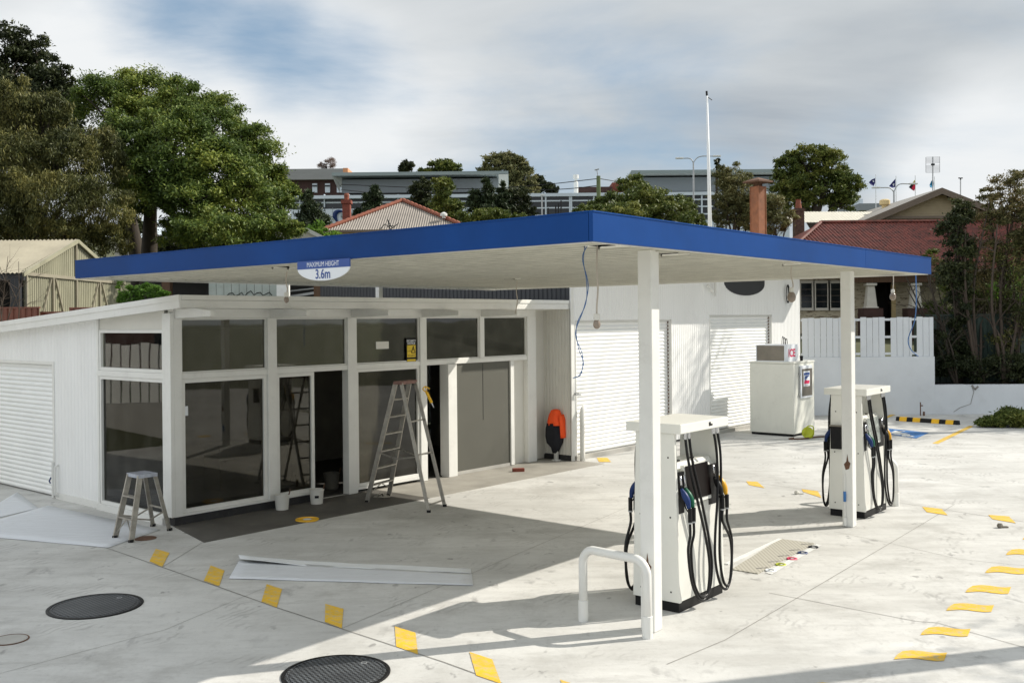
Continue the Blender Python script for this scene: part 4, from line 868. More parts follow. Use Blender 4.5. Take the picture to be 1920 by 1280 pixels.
# tank covers
def cover(u, v, r, label, m='cover', ring='black', th=.012, name='tank_cover'):
    t = thing(name, label, 'manhole cover', G(u, v), R(random.uniform(0, 90)))
    obj('rim', MB().lathe([(r,0),(r,th*.7),(r*.985,th),(r*.93,th),(r*.925,th*.3)], 56, cap=False), M[ring], t)
    obj('plate', MB().lathe([(.001,th*.82),(r*.84,th*.82),(r*.845,th*.4),(r*.87,th*.4),(r*.875,th*.82),(r*.915,th*.82),(r*.92,th*.3)], 56, cap=False), M[m], t, smooth=False)
    if r > .3:
        obj('key_hole', MB().lathe([(.018,th*.8),(.022,th*.95),(.026,th*.95),(.03,th*.8)], 12, (r*.55,r*.4,0), cap=False), M['galv'], t)
cover(179, 1136, .475, 'large round black chequer plate tank cover in the shade at the left')
cover(630, 1262, .455, 'large round black chequer plate tank cover half in sun at the bottom edge')
cover(18, 1199, .17, 'small pale round cover with a rusty ring at the left edge', 'concr', 'rustm', .008)
cover(272, 1009, .15, 'small dark round cover beside the foot of the short ladder', 'rustm', 'rustm', .007)
# perforated mat with coloured fill caps
q = [G(*p) for p in ((1463,1011),(1527,1019),(1421,1076),(1372,1068),(1362,1058))]; c = sum(q, Vector())/5
fm = thing('fill_point_plate', 'beige perforated plate set in the concrete right of the near pump', 'drain grate', c)
obj('plate', MB().prism([p-c for p in q[:4]], (0,0,.012)), M['grate'], fm)
obj('edge_strip', MB().bar(q[0]-c+Vector((0,0,.008)), q[4]-c+Vector((0,0,.008)), .05,.014), M['white'], fm)
q2 = [G(*p)+Vector((0,0,.006)) for p in ((1531,1020),(1541,1022),(1447,1077),(1435,1074))]; obj('painted_strip', MB().add([p-c for p in q2], [(0,1,2,3)]), M['strip'], fm)
for u, v in ((1510,1022),(1488,1033),(1467,1044),(1448,1055),(1427,1067)):
    g_ = G(u, v)-c; obj('stencil_mark', MB().bar(g_+Vector((-.05,0,.014)), g_+Vector((.03,.03,.014)), .03, .002).bar(g_+Vector((.05,.02,.014)), g_+Vector((.09,.05,.014)), .03, .002), M['joint'], fm)
for (u, v), m, l in zip(((1525,1026),(1505,1037),(1485,1048),(1464,1059),(1445,1070)), ('navy','nblue','red','lime','sign_white'), ('black','blue','pink','lime','white')):
    o = obj('fill_point_ring', MB().lathe([(.058,.0),(.066,.01),(.06,.016),(.044,.016),(.042,.009)], 20, cap=False), M[m]); MB; o.location = G(u, v); tag(o, l+' ringed round fill cap in the row beside the perforated plate', 'fill cap', 'coloured fill caps')

# jacket on a bollard, wheel stop, tap
jb = thing('bollard', 'white steel bollard under the hanging work jacket beside the entrance', 'bollard', G(1043,863))
obj('post', MB().tube([(0,0,0),(0,0,.98)], .05, 14), M['white'], jb, smooth=True); obj('base_plate', MB().lathe([(.001,.02),(.1,.02),(.1,0)], 16, cap=False), M['white'], jb)
jk = thing('work_jacket', 'bright orange and black work jacket draped over the bollard', 'jacket', G(1043,863))
def drape(prof, m, a0=0, a1=2*PI, seed=1, amp=.18, name='cloth'):
    rn = random.Random(seed); n = 26; vs = []; ph = [rn.uniform(0, 6) for _ in range(4)]
    for r, z, ox in prof:
        for k in range(n+1):
            a = a0+(a1-a0)*k/n; rr = r*(1+amp*math.sin(5*a+ph[0]+z*4)+amp*.5*math.sin(9*a+ph[1]))
            vs.append((ox+rr*math.cos(a), rr*.8*math.sin(a), z))
    mb = MB(); mb.add(vs, [(j*(n+1)+i, j*(n+1)+i+1, (j+1)*(n+1)+i+1, (j+1)*(n+1)+i) for j in range(len(prof)-1) for i in range(n)])
    o = obj(name, mb, M[m], jk, smooth=True); s = o.modifiers.new('Solidify', 'SOLIDIFY'); s.thickness = .008; return o
drape([(.15,.78,-.02),(.165,.68,-.03),(.17,.52,-.03),(.15,.38,-.03),(.09,.28,-.01),(.05,.16,-.02)], 'navy', seed=3, name='black_body', amp=.1)
drape([(.03,1.07,0),(.08,1.05,0),(.12,.96,.0),(.15,.84,.0),(.17,.74,.01)], 'orange', name='orange_yoke', amp=.1)
drape([(.13,.97,.03),(.165,.85,.03),(.17,.70,.04),(.165,.56,.05),(.15,.48,.06)], 'orange', -1.35, .9, seed=5, amp=.06, name='orange_sleeve')
st = thing('wheel_stop', 'black rubber wheel stop with yellow blocks in the parking bay', 'wheel stop', G(1682,788))
pa, pb = Vector((0,0,0)), G(1798,796)-G(1682,788); d = pb.normalized(); n_ = Vector((-d.y,d.x,0)); L_ = pb.length
def wseg(a, b, m, name, g=0.):
    t = MB(); base = [d*a+n_*(-.09-g), d*a+n_*(.09+g), d*a+n_*(.05+g)+Vector((0,0,.11+g)), d*a+n_*(-.05-g)+Vector((0,0,.11+g))]; t.prism(base, d*(b-a)); obj(name, t, M[m], st)
wseg(0, L_, 'black', 'rubber_bar')
for f in (.06, .28, .585, .81): wseg(L_*f, L_*(f+.12), 'yellow_p', 'yellow_block', .003)
t = MB(); t.tube([(0,0,0),(0,0,.4)], .016, 6); t.tube([(0,0,.3),(.05,-.05,.3)], .02, 6); t.tube([(.1,0,0),(.1,0,.12)], .03, 6); tag(o := obj('garden_tap', t, M['rustm']), 'small rusty standpipe tap at the foot of the white wall', 'tap'); o.location = G(1726,779)

# ------------------------------------------------------------------ boundary wall, fences
YW = 30.1
def xw(u, v): return W(u, v, YW)
X0 = 8.7; X1 = xw(1753, 700).x; zt1 = xw(1650, 669).z; zt2 = xw(1840, 721).z; zf_ = xw(1650, 595).z
bw = thing('boundary_wall', 'white painted block retaining wall stepping down towards the right', 'wall', (0,0,0))
obj('high_wall', MB().box(X0, X1, YW, YW+.25, 0, zt1), M['boundary'], bw, bevel=.01)
t = MB(); xs_ = [X1+.001+(26-X1)*k/14 for k in range(15)]
for a, b in zip(xs_, xs_[1:]): t.box(a, b, YW+.01, YW+.25, 0, zt2+.02*math.sin(a*3))
obj('low_wall', t, M['boundary'], bw)
cr2 = MB(); cp = [(1822,722),(1826,735),(1823,745),(1820,757),(1800,764),(1788,772)]
for a, b in zip(cp, cp[1:]): pa, pb = xw(*a), xw(*b); pa.y = pb.y = YW+.002; cr2.bar(pa, pb, .009,.012)
for a, b in (((1822,722),(1828,730)),((1828,730),(1834,724))): pa, pb = xw(*a), xw(*b); pa.y = pb.y = YW; cr2.bar(pa, pb, .03,.05)
obj('crack', cr2, M['joint'], bw)
pf = thing('picket_fence', 'white board fence with narrow gaps on top of the high white wall', 'fence', (0,0,0))
bx = X0+.02; gaps = [xw(1610,630).x, xw(1667,630).x, xw(1716,630).x]; k = 0
while bx < X1-.1:
    e = min(bx+.185, X1)
    for gx in gaps:
        if bx < gx+.07 and e > gx-.07: e = gx-.07 if bx < gx-.08 else bx
    if e-bx < .03:
        bx = [gx for gx in gaps if abs(gx-bx) < .12][0]+.075; continue
    obj('board', MB().box(bx, e-.012, YW+.05, YW+.075, zt1+.005, zf_+.012*math.sin(k*2.3)), M['boundary'], pf); bx = e; k += 1
for z in (zt1+.06, (zt1+zf_)/2-.03, zf_-.1): obj('rail', MB().box(X0, X1, YW+.08, YW+.13, z, z+.07), M['boundary'], pf)
t = MB(); t.box(X1+.03, 26, YW+.26, YW+4.5, -.2, zt2-.03); struct('garden_bed', t, M['soil'])
t = MB(); t.box(6.5, X1+.02, YW+.26, YW+10, -.2, 1.5); struct('neighbour_yard', t, M['soil'])
gf = thing('steel_fence', 'dark green ribbed steel fence behind the tangled shrubs', 'fence', (X1+.05, YW+1.6, 0), R(2))
t = MB(); ribs_x(t, 0, 0, 14, zt2-.1, lambda x: 2.95, .2, .03); obj('panels', t, M['greenfence'], gf); obj('top_rail', MB().box(0,14,-.05,.02,2.95,3.0), M['greenfence'], gf)
t = MB(); ribs_y(t, .0, -1.3, 0, zt2-.1, lambda y: 2.9, .2, .03); obj('end_panel', t, M['greenfence'], gf)
bf = thing('steel_fence', 'red brown ribbed steel fence behind the office at the left', 'fence', (0,0,0))
for u0, u1, v, Y in ((-60,75,577,26.),(76,130,585,26.2),(131,185,577,26.4)):
    a, b = W(u0,v,Y), W(u1,v,Y); t = MB(); t.m = Matrix.Translation((a.x,a.y,0)); ribs_x(t, 0, 0, b.x-a.x, 1.0, lambda x: a.z-.03, .16, .03); t.box(0,b.x-a.x,-.04,.02,a.z-.03,a.z+.01); obj('panel', t, M['brownfence'], bf)
# pylon and bare tree standing to the right, outside the picture, whose shadows fall into it
py = thing('price_sign_pylon', 'tall blue and white price sign pylon beside the driveway', 'sign', (8.6,9.93,0), R(SUN_AZ))
obj('post', MB().box(-.15,.15,-.15,.15,0,7.2), M['white'], py)
obj('sign_box', MB().box(-.9,.9,-.16,.16,7.202,9.2), M['blue'], py, bevel=.02)
# ------------------------------------------------------------------ trees
def leaves(name, pts, nrm_bias, size, asp, m, par, droop=0.):
    n = len(pts); sz = size*RNG.uniform(.6, 1.35, n)[:, None]
    nr = RNG.normal(size=(n, 3)); nr += nrm_bias; nr /= np.linalg.norm(nr, axis=1)[:, None]+1e-9
    tv = RNG.normal(size=(n, 3)); tv[:, 2] -= droop; t1 = np.cross(nr, np.cross(tv, nr)); t1 /= np.linalg.norm(t1, axis=1)[:, None]+1e-9
    t2 = np.cross(nr, t1)*asp
    c = pts
    V = np.empty((n, 4, 3)); V[:, 0] = c-t1*sz; V[:, 1] = c+t2*sz*.8; V[:, 2] = c+t1*sz; V[:, 3] = c-t2*sz*.8
    V[:, 2] -= nr*sz*.25; V[:, 0] -= nr*sz*.15
    me = bpy.data.meshes.new(name); me.vertices.add(4*n); me.loops.add(4*n); me.polygons.add(n)
    me.vertices.foreach_set('co', V.reshape(-1).astype(np.float32)); me.loops.foreach_set('vertex_index', np.arange(4*n, dtype=np.int32))
    me.polygons.foreach_set('loop_start', np.arange(0, 4*n, 4, dtype=np.int32)); me.update(calc_edges=True); me.materials.append(m)
    o = bpy.data.objects.new(name, me); COL.objects.link(o); o.parent = par; return o
def tree(name, label, blobs, Y, base, nleaf, size, mt, bark='bark', trunk=.25, asp=.45, clump=.22, shell=.72, droop=0., cat='tree', group=None, dens=1., depth=.9, limbs=True, bias=(0,0,.6), fill=.12, trunks=None, minw=0., cnum=1.):
    # blobs in photograph pixels (u, v, ru, rv[, dY]) surveyed at distance Y
    bx_, by_ = base[0], base[1]; bz = terr(bx_, by_) if len(base) < 3 else base[2]
    bz = max(bz, 0) if len(base) < 3 else bz
    t = thing(name, label, cat, (bx_, by_, bz), 0., group); O = Vector((bx_, by_, bz))
    B = []
    for b in blobs:
        u, v, ru, rv = b[:4]; dy = b[4] if len(b) > 4 else 0
        YY = Y+dy; B.append((W(u, v, YY)-O, ru*YY/FPX, max(ru*YY/FPX, rv*YY/FPX)*depth, rv*YY/FPX))
    area = [b[1]*b[3] for b in B]; tot = sum(area); P_ = []; LB_ = MB()
    for (c, rx, ry, rz_), ar in zip(B, area):
        nb = int(nleaf*ar/tot); nc = max(5, int(9*cnum*(rx*rz_)**.5/max(.3, clump*(rx+rz_)/2)))
        d = RNG.normal(size=(nc, 3)); d[:, 2] += .25; d /= np.linalg.norm(d, axis=1)[:, None]
        rad = RNG.uniform(shell, 1.12, nc)[:, None]; cc = np.array(c)+d*rad*np.array([rx, ry, rz_])
        cs = clump*(rx+rz_)/2*RNG.uniform(.6, 1.3, nc)
        k = RNG.integers(0, nc, int(nb*(1-fill))); off = RNG.normal(size=(len(k), 3))*np.array([1, 1, .6])*cs[k][:, None]*.55
        if droop: off[:, 2] -= np.abs(RNG.normal(size=len(k)))*cs[k]*droop*.6
        P_.append(cc[k]+off)
        nf = nb-len(k); dd = RNG.normal(size=(nf, 3)); dd /= np.linalg.norm(dd, axis=1)[:, None]; P_.append(np.array(c)+dd*(RNG.uniform(.1, 1, nf)**.5)[:, None]*.85*np.array([rx, ry, rz_]))
        if limbs:
            st_ = Vector((0, 0, max(.2, (c.z-rz_)*.55))) if trunks is None else min(trunks, key=lambda q: (q-c).length)
            mid = st_.lerp(c, .5)+Vector((random.uniform(-.1,.1), random.uniform(-.1,.1), .15))*rx
            LB_.tube(smooth_pts([st_, mid, c], 4), [trunk*.55*(1-.8*i/8) for i in range(9)], 6, False)
            for q in cc[::max(1, nc//7)]:
                q = Vector(q); s0 = mid.lerp(c, random.uniform(.1, .9)); LB_.tube([s0, s0.lerp(q, .5)+Vector((0,0,random.uniform(-.08,.12)*rx)), s0.lerp(q, .97)], [trunk*.16, trunk*.1, trunk*.04], 5, False)
    if limbs:
        if trunks is None:
            zt = min(b[0].z-b[3]*.4 for b in B); zt = max(zt, .5)
            LB_.tube(smooth_pts([(0,0,-.4),(.05,0,zt*.4),(-.04,.03,zt*.8),(0,0,zt)], 3), [trunk*(1.25-.06*i) for i in range(10)], 9, False)
        else:
            for q in trunks: LB_.tube(smooth_pts([(q.x*.25,q.y*.2,-.4),(q.x*.45,q.y*.4,q.z*.45),(q.x,q.y,q.z)], 4), [trunk*(1.2-.08*i) for i in range(9)], 9, False)
        obj('trunk', LB_, M[bark], t, smooth=True)
    leaves('crown', np.concatenate(P_), np.array(bias), size, asp, M[mt], t, droop*2)
    return t
def at(u, Y): x, _ = P(u, 600); return (x*Y/FPX, Y)
b0 = at(275, 44)
tree('broad_tree', 'huge bright green domed tree behind the left end of the blue canopy',
     [(205,195,70,55,2),(275,185,70,50,3),(345,205,65,50),(410,240,65,50,-1),(455,290,55,60,-2),(330,270,80,60,-4),(250,270,70,60,-3),(400,320,80,55,-4),(490,345,50,55,-2),(525,365,32,40,-1),(460,385,60,45,-4),(360,385,70,45,-5),(300,340,70,50,-5),(420,430,80,32,-6),(510,425,50,28,-5),(350,440,50,30,-4),(250,360,45,50,-2),(550,432,26,17,-5)],
     45, b0, 200000, .082, 'leaf_a', trunk=.42, asp=.42, clump=.27, shell=.62, trunks=[Vector((.6,-1,5.2)),Vector((-.7,0,4.6))], bias=(.3,-.5,.9), fill=.12, cnum=1.15)
b0 = at(60, 37)
tree('weeping_tree', 'olive green weeping tree with drooping twigs behind the shed', [(20,205,65,55),(85,215,50,50),(40,300,80,60,-1),(120,290,55,50,-1),(190,300,45,60,1),(90,370,80,60,-2),(180,385,60,55,-1),(10,390,60,60,-1),(210,440,30,45,0),(110,440,80,40,-1),(20,450,60,40),(-60,330,70,90),(-60,230,60,60)],
     38, b0, 150000, .075, 'leaf_b', trunk=.2, asp=.26, clump=.2, shell=.7, droop=1.1, bias=(.1,-.3,.3), fill=.22, cnum=1.25)
b0 = at(40, 56)
tree('dark_tree', 'very dark tall tree rising above the others at the top left corner', [(10,95,48,45),(70,112,36,42,1),(15,180,70,55),(85,175,45,50),(122,150,17,26),(120,195,30,45),(60,240,90,60),(130,260,30,60),(-50,160,60,70)],
     58, b0, 46000, .12, 'leaf_c', trunk=.4, asp=.55, clump=.28, shell=.62, fill=.1)
b0 = at(600, 52)
tree('conifer_tree', 'dark bushy conifer behind the bright tree and left of the brick chimney', [(577,375,12,18),(578,400,22,22),(583,425,32,24),(600,430,20,25)], 62, at(580,62), 9000, .12, 'leaf_g', trunk=.15, clump=.3, asp=.4, droop=.6)
tree('conifer_tree', 'dark conifer just right of the brick chimney behind the pyramid roof', [(700,358,9,14),(700,378,18,18),(690,400,24,20)], 64, at(697,64), 7000, .12, 'leaf_g', trunk=.15, clump=.3, asp=.4, droop=.6)
tree('round_tree', 'dark round tree behind the right slope of the pyramid roof', [(792,360,20,24),(800,395,28,32),(782,385,16,20)], 66, at(795,66), 9000, .12, 'leaf_c', trunk=.18, clump=.28)
tree('round_tree', 'olive round tree right beside the dark one behind the pyramid roof', [(828,360,22,26),(835,395,26,32),(848,410,14,22)], 64, at(830,64), 9000, .12, 'leaf_e', trunk=.18, clump=.28)
tree('conifer_tree', 'slim pointed dark conifer in the middle before the glass band', [(912,344,8,16),(911,365,15,18),(907,390,22,24),(890,380,12,26)], 62, at(910,62), 8000, .11, 'leaf_g', trunk=.15, clump=.3, asp=.4, droop=.6)
tree('conifer_tree', 'smaller pointed dark conifer right of the slim one', [(942,352,7,12),(942,370,13,16),(940,395,20,25)], 63, at(942,63), 7000, .11, 'leaf_g', trunk=.15, clump=.3, asp=.4, droop=.6)
tree('round_tree', 'dark round tree right of the two pointed conifers', [(968,380,24,24),(985,395,15,25),(965,405,28,22)], 64, at(968,64), 8000, .11, 'leaf_c', trunk=.18, clump=.28)
tree('green_bush', 'bright green bush just above the blue canopy edge in the middle', [(885,412,26,16),(925,405,28,14),(960,412,25,12)], 48, at(915,48), 12000, .08, 'leaf_e', trunk=.1, clump=.3, cat='bush')
tree('green_bush', 'bright green bush at the left corner of the pyramid roofed house', [(595,430,18,12),(620,445,20,12),(580,440,15,16)], 52, at(600,52), 6000, .08, 'leaf_f', trunk=.1, clump=.3, cat='bush')
tree('gum_tree', 'tall pale gum tree rising behind the end of the long grey building', [(912,320,16,12),(930,300,22,14),(962,305,22,18),(950,330,25,20),(985,330,20,16),(965,360,22,26),(995,355,14,18)], 172, at(960,172), 14000, .3, 'leaf_d', trunk=.45, bark='bark_l', clump=.3)
tree('gum_tree', 'lower darker gum tree sloping down right of the tall pale one', [(1008,342,14,12),(1022,352,16,9),(1038,356,12,6)], 176, at(1015,176), 5000, .3, 'leaf_c', trunk=.3, clump=.3)
tree('distant_tree', 'small dark tree peeping over the long grey roof, left of the pair', [(764,312,11,9),(756,318,9,8)], 215, at(763,215), 3500, .35, 'leaf_c', trunk=.3, clump=.3)
tree('distant_tree', 'wide dark green tree peeping over the long grey roof, right of the pair', [(800,322,16,6),(830,313,24,13),(850,320,14,12)], 215, at(828,215), 6000, .35, 'leaf_e', trunk=.4, clump=.3)
tree('bare_tree', 'leafless pinkish tree above the grey tiled roof at the left', [(620,305,9,9),(605,310,8,6)], 210, at(615,210), 1800, .3, 'leaf_p', trunk=.25, clump=.4, asp=.12)
tree('leafy_tree', 'wide yellow green tree directly behind the front corner of the canopy', [(1190,362,38,28),(1215,385,45,34,-2),(1150,385,40,24,-1),(1110,397,36,13,-2),(1160,405,60,22,-3),(1250,405,50,30,-2),(1275,388,26,28),(1300,415,26,22)], 50, at(1205,50), 46000, .085, 'leaf_e', trunk=.2, clump=.27, shell=.65, asp=.4, bias=(.2,-.4,.6), fill=.06)
tree('slender_tree', 'loose open tree between the white mast and the brown flue', [(1375,330,30,22),(1395,360,32,28),(1355,365,20,28),(1385,400,26,32),(1350,410,18,22),(1410,395,20,35)], 52, at(1380,52), 15000, .095, 'leaf_d', trunk=.14, bark='bark_l', clump=.3, asp=.35)
tree('slender_tree', 'pale twiggy tree just right of the brown flue', [(1452,385,20,22),(1455,420,26,20),(1440,410,14,25),(1480,408,16,14)], 48, at(1455,48), 8000, .08, 'leaf_d', trunk=.1, bark='bark_l', clump=.32, asp=.3)
tree('evergreen_tree', 'big rounded dark green tree right of the brown flue', [(1478,310,26,24),(1520,298,34,24),(1560,312,34,28),(1490,345,36,32),(1545,345,42,34),(1588,350,24,30),(1575,380,34,14),(1500,378,34,18),(1460,340,16,22)], 74, at(1530,74), 40000, .13, 'leaf_e', trunk=.35, clump=.27, shell=.65, fill=.06)
tree('distant_shrub', 'tiny bare shrub top left of the brown flue above the grey roof', [(1345,302,5,5),(1347,313,4,4)], 120, at(1346,120), 500, .2, 'leaf_c', trunk=.12, clump=.3)
# tangled planting above the low wall
zb_ = zt2-.05
def gb(u, Y): x, y = at(u, Y); return (x, y, zb_)
tree('tall_shrub', 'tall leafy shrub with russet new growth at the right edge', [(1895,345,34,28),(1850,375,22,18),(1905,390,40,35),(1860,415,30,26),(1925,440,36,50),(1955,380,40,50)], 32, gb(1880,32.5), 14000, .06, 'leaf_h', bark='bark_l', trunk=.07, clump=.3, asp=.4, shell=.5)
tree('ivy_clad_tree', 'dark ivy covered trunk standing behind the end of the blue canopy', [(1805,395,20,22),(1788,430,28,26),(1806,470,24,30),(1786,520,26,30),(1800,575,16,36),(1794,630,20,36),(1800,675,13,30)], 31.6, gb(1795,31.6), 15000, .05, 'leaf_c', trunk=.1, clump=.4, asp=.7)
tree('tall_shrub', 'tangled brown twiggy shrub in the middle of the garden bed', [(1850,470,36,32),(1840,530,42,36),(1875,585,40,36),(1835,590,30,30),(1815,520,26,30),(1760,500,20,18)], 32.2, gb(1845,32.2), 9000, .052, 'leaf_h', bark='bark_l', trunk=.07, clump=.36, asp=.4, shell=.4)
tree('tall_shrub', 'tangled olive shrub reaching the right edge of the picture', [(1900,500,34,45),(1910,590,34,50),(1880,640,30,25),(1930,560,40,60),(1960,470,40,60)], 31.4, gb(1908,31.4), 9500, .052, 'leaf_b', bark='bark_l', trunk=.07, clump=.36, asp=.4, shell=.4)
tree('low_shrub', 'low dark undergrowth at the foot of the green fence', [(1785,690,26,24),(1830,695,30,22),(1880,690,34,26),(1920,695,34,26),(1760,660,10,50)], 31.0, gb(1840,31.0), 15000, .05, 'leaf_c', trunk=.03, clump=.36, asp=.4, cat='shrub')
tree('hedge_bush', 'mid green bush between the ivy clad trunk and the house steps', [(1755,580,22,20),(1775,540,18,30),(1745,480,16,14),(1790,585,30,16)], 33, gb(1770,33), 6000, .055, 'leaf_e', trunk=.04, clump=.34, cat='bush')
tree('hedge_bush', 'sunlit yellow green foliage behind the twiggy shrubs at the right', [(1860,560,30,25),(1900,540,30,30),(1830,560,20,20),(1890,620,30,20)], 36, gb(1870,36), 7000, .06, 'leaf_f', trunk=.04, clump=.34, cat='bush')
# bare stems
def stems(label, root, tips, r, mt='bark_l', name='bare_shrub', sub=5, seed=3):
    rn = random.Random(seed); t = thing(name, label, 'shrub', root); mb = MB()
    for tp in tips:
        e = tp-root; mid = e*.5+Vector((rn.uniform(-.3,.3), rn.uniform(-.3,.3), rn.uniform(-.1,.3)))
        sp = smooth_pts([(0,0,-.1), mid, e], 6); mb.tube(sp, [r*(1-.75*i/(len(sp)-1)) for i in range(len(sp))], 6, False)
        for k in range(sub):
            s = sp[rn.randint(4, len(sp)-2)]; q = s+Vector((rn.uniform(-.7,.7), rn.uniform(-.5,.5), rn.uniform(.1,.9)))*rn.uniform(.4,1.1)
            mb.tube([s, s.lerp(q,.5)+Vector((0,0,.06)), q], [r*.35, r*.22, r*.1], 5, False)
            for j in range(2):
                q2 = q+Vector((rn.uniform(-.5,.5), rn.uniform(-.3,.3), rn.uniform(-.1,.5)))*.7; mb.tube([s.lerp(q,.6), q2], [r*.16, r*.06], 4, False)
    obj('branches', mb, M[mt], t, smooth=True); return t
rr = W(1835,712,31.2); stems('bare arching brown stems rising from the bed left of centre', Vector((rr.x,rr.y,zb_)), [W(u,v,31.2+.3*k) for k, (u, v) in enumerate(((1810,430),(1770,480),(1855,380),(1835,560),(1745,560)))], .06)
rr = W(1885,712,31.0); stems('bare leaning reddish stems rising at the right of the bed', Vector((rr.x,rr.y,zb_)), [W(u,v,31.0+.3*k) for k, (u, v) in enumerate(((1870,420),(1920,520),(1855,600),(1930,600),(1900,400)))], .07, 'bark_l', seed=8)
rr = W(1795,712,30.9); stems('thin twiggy bare branches in front of the blue canopy end', Vector((rr.x,rr.y,zb_)), [W(u,v,30.8) for u, v in ((1700,540),(1725,470),(1740,520),(1690,500),(1760,590))], .05, 'bark', seed=12, sub=7)
rr = W(10,600,23.5); stems('bare twiggy shrub with a few red buds at the left edge behind the office', Vector((rr.x,rr.y,1.2)), [W(u,v,23.5) for u, v in ((35,490),(15,480),(45,520),(0,500),(-20,480))], .02, 'bark_l', seed=5, sub=7)
b0 = at(270, 26); tree('green_bush', 'small bright green bush showing over the office roof at the left', [(235,560,14,12),(270,548,24,14),(298,550,14,12),(250,555,20,16),(225,530,6,10),(275,535,5,10)], 26, (b0[0],b0[1],1.3), 9000, .045, 'leaf_f', trunk=.03, clump=.34, cat='bush')
# heap of clippings
gp = G(1885, 800); tree('clippings_heap', 'heap of cut green branches lying on the concrete against the low wall', [(1865,788,36,10),(1900,780,40,15),(1925,785,40,16),(1845,793,22,6)], gp.y, (gp.x,gp.y,0), 16000, .05, 'leaf_e', limbs=False, clump=.4, cat='heap', shell=.2, fill=.5)
# tree out of the picture to the right: its shadow falls on the roller doors
tt = thing('street_tree', 'half bare street tree standing right of the forecourt, outside the photograph', 'tree', (19.3,27.6,0)); mb = MB(); rn = random.Random(4)
mb.tube([(0,0,0),(.1,0,5),(0,.1,11.5)], [.2,.15,.08], 8); pts_ = []
for k in range(26):
    a = rn.uniform(0, 6.28); z = rn.uniform(7, 11); e = Vector((math.cos(a)*rn.uniform(.8,3.2), math.sin(a)*rn.uniform(.8,2.6), z+rn.uniform(.5,4.)))
    mb.tube([(0,.05,z*.85), Vector((0,0,z)).lerp(e,.5)+Vector((0,0,.3)), e], [.07,.045,.015], 5, False); pts_.append(e)
obj('trunk', mb, M['bark'], tt, smooth=True); pa = np.array(pts_)[RNG.integers(0, 26, 3000)]+RNG.normal(size=(3000,3))*.35; leaves('crown', pa, np.array((0,0,.5)), .09, .4, M['leaf_e'], tt)
tt = thing('street_tree', 'leafy street tree standing by the driveway right of the photograph', 'tree', (16.6,10.7,0)); mb = MB()
mb.tube([(0,0,0),(.1,0,3),(0,.1,6)], [.16,.12,.08], 8); pts_ = []
for k in range(22):
    a = rn.uniform(0, 6.28); z = rn.uniform(4, 7); e = Vector((math.cos(a)*rn.uniform(.8,2.4), math.sin(a)*rn.uniform(.8,2.4), z+rn.uniform(.8,2.5)))
    mb.tube([(0,.05,z*.8), Vector((0,0,z)).lerp(e,.5), e], [.05,.035,.012], 5, False); pts_.append(e)
obj('trunk', mb, M['bark'], tt, smooth=True); pa = np.array(pts_)[RNG.integers(0, 22, 2600)]+RNG.normal(size=(2600,3))*.35; leaves('crown', pa, np.array((0,0,.5)), .085, .4, M['leaf_e'], tt)

# ------------------------------------------------------------------ neighbours at the left
SX = -14.57; y0s, y1s, yms = 30., 37.3, 33.5
ze = W(48, 503, 30).z; za = W(142, 449, 33.45).z
sd_ = thing('fibreglass_shed', 'ribbed yellowish fibreglass shed with a gable roof at the left behind the brown fence', 'shed', (0,0,0))
zgt = lambda y: ze+(za-ze)*(1-abs(y-yms)/(yms-y0s))
t = MB(); n = 52; per = (y1s-y0s)/n
for i in range(n):
    y = y0s+i*per
    for a, b, d in ((0,.5,0),(.5,.62,.03),(.62,.9,.03),(.9,1.,0)):
        d0 = {0:0,.5:0,.62:.03,.9:.03}[a]; d1 = {.5:0,.62:.03,.9:.03,1.:0}[b]
        t.quad((SX-.03+d0, y+per*a, 1.), (SX-.03+d1, y+per*b, 1.), (SX-.03+d1, y+per*b, zgt(y+per*b)-.03), (SX-.03+d0, y+per*a, zgt(y+per*a)-.03))
obj('gable_wall', t, M['creamshed'], sd_)
t = MB(); t.bar((SX+.03,y0s,ze-.16),(SX+.03,y1s,ze-.16),.05,.1); 
for y in (y0s+.05, y0s+1.8, yms, yms+1.9, y1s-.05): t.bar((SX+.035,y,1.),(SX+.035,y,min(ze-.2 if y != yms else za-.1, zgt(y)-.05)),.07,.05,(1,0,0))
for a, b in (((y0s+.15,1.6),(y0s+1.65,ze-.25)),((y0s+1.95,ze-.25),(yms-.15,1.6)),((yms+.15,1.6),(yms+1.75,ze-.25)),((yms+2.05,ze-.25),(y1s-.15,1.6))): t.bar((SX+.04,a[0],a[1]),(SX+.04,b[0],b[1]),.04,.05,(1,0,0))
obj('wall_frame', t, M['creamroof'], sd_)
def corr_roof(mb, a, b, c, d, n, amp):     # a,b eave; d,c ridge; ribs running a->d
    a, b, c, d = map(Vector, (a, b, c, d)); nn = (b-a).cross(d-a).normalized(); vs = []
    m = n*4
    for i in range(m+1):
        f = i/m; o = nn*(amp*math.sin(i/4*2*PI)); vs += [a.lerp(b,f)+o, d.lerp(c,f)+o]
    mb.add(vs, [(2*i, 2*i+2, 2*i+3, 2*i+1) for i in range(m)])
t = MB(); corr_roof(t, (SX-9,y0s-.25,ze-.15), (SX+.12,y0s-.25,ze-.15), (SX+.12,yms,za), (SX-9,yms,za), 70, .022); corr_roof(t, (SX+.12,y1s+.25,ze-.15), (SX-9,y1s+.25,ze-.15), (SX-9,yms,za), (SX+.12,yms,za), 70, .022); obj('roof', t, M['creamroof'], sd_)
t = MB(); t.bar((SX+.1,y0s-.28,ze-.2),(SX+.1,yms,za-.05),.05,.12); t.bar((SX+.1,yms,za-.05),(SX+.1,y1s+.28,ze-.2),.05,.12); obj('verge_trim', t, M['creamshed'], sd_)
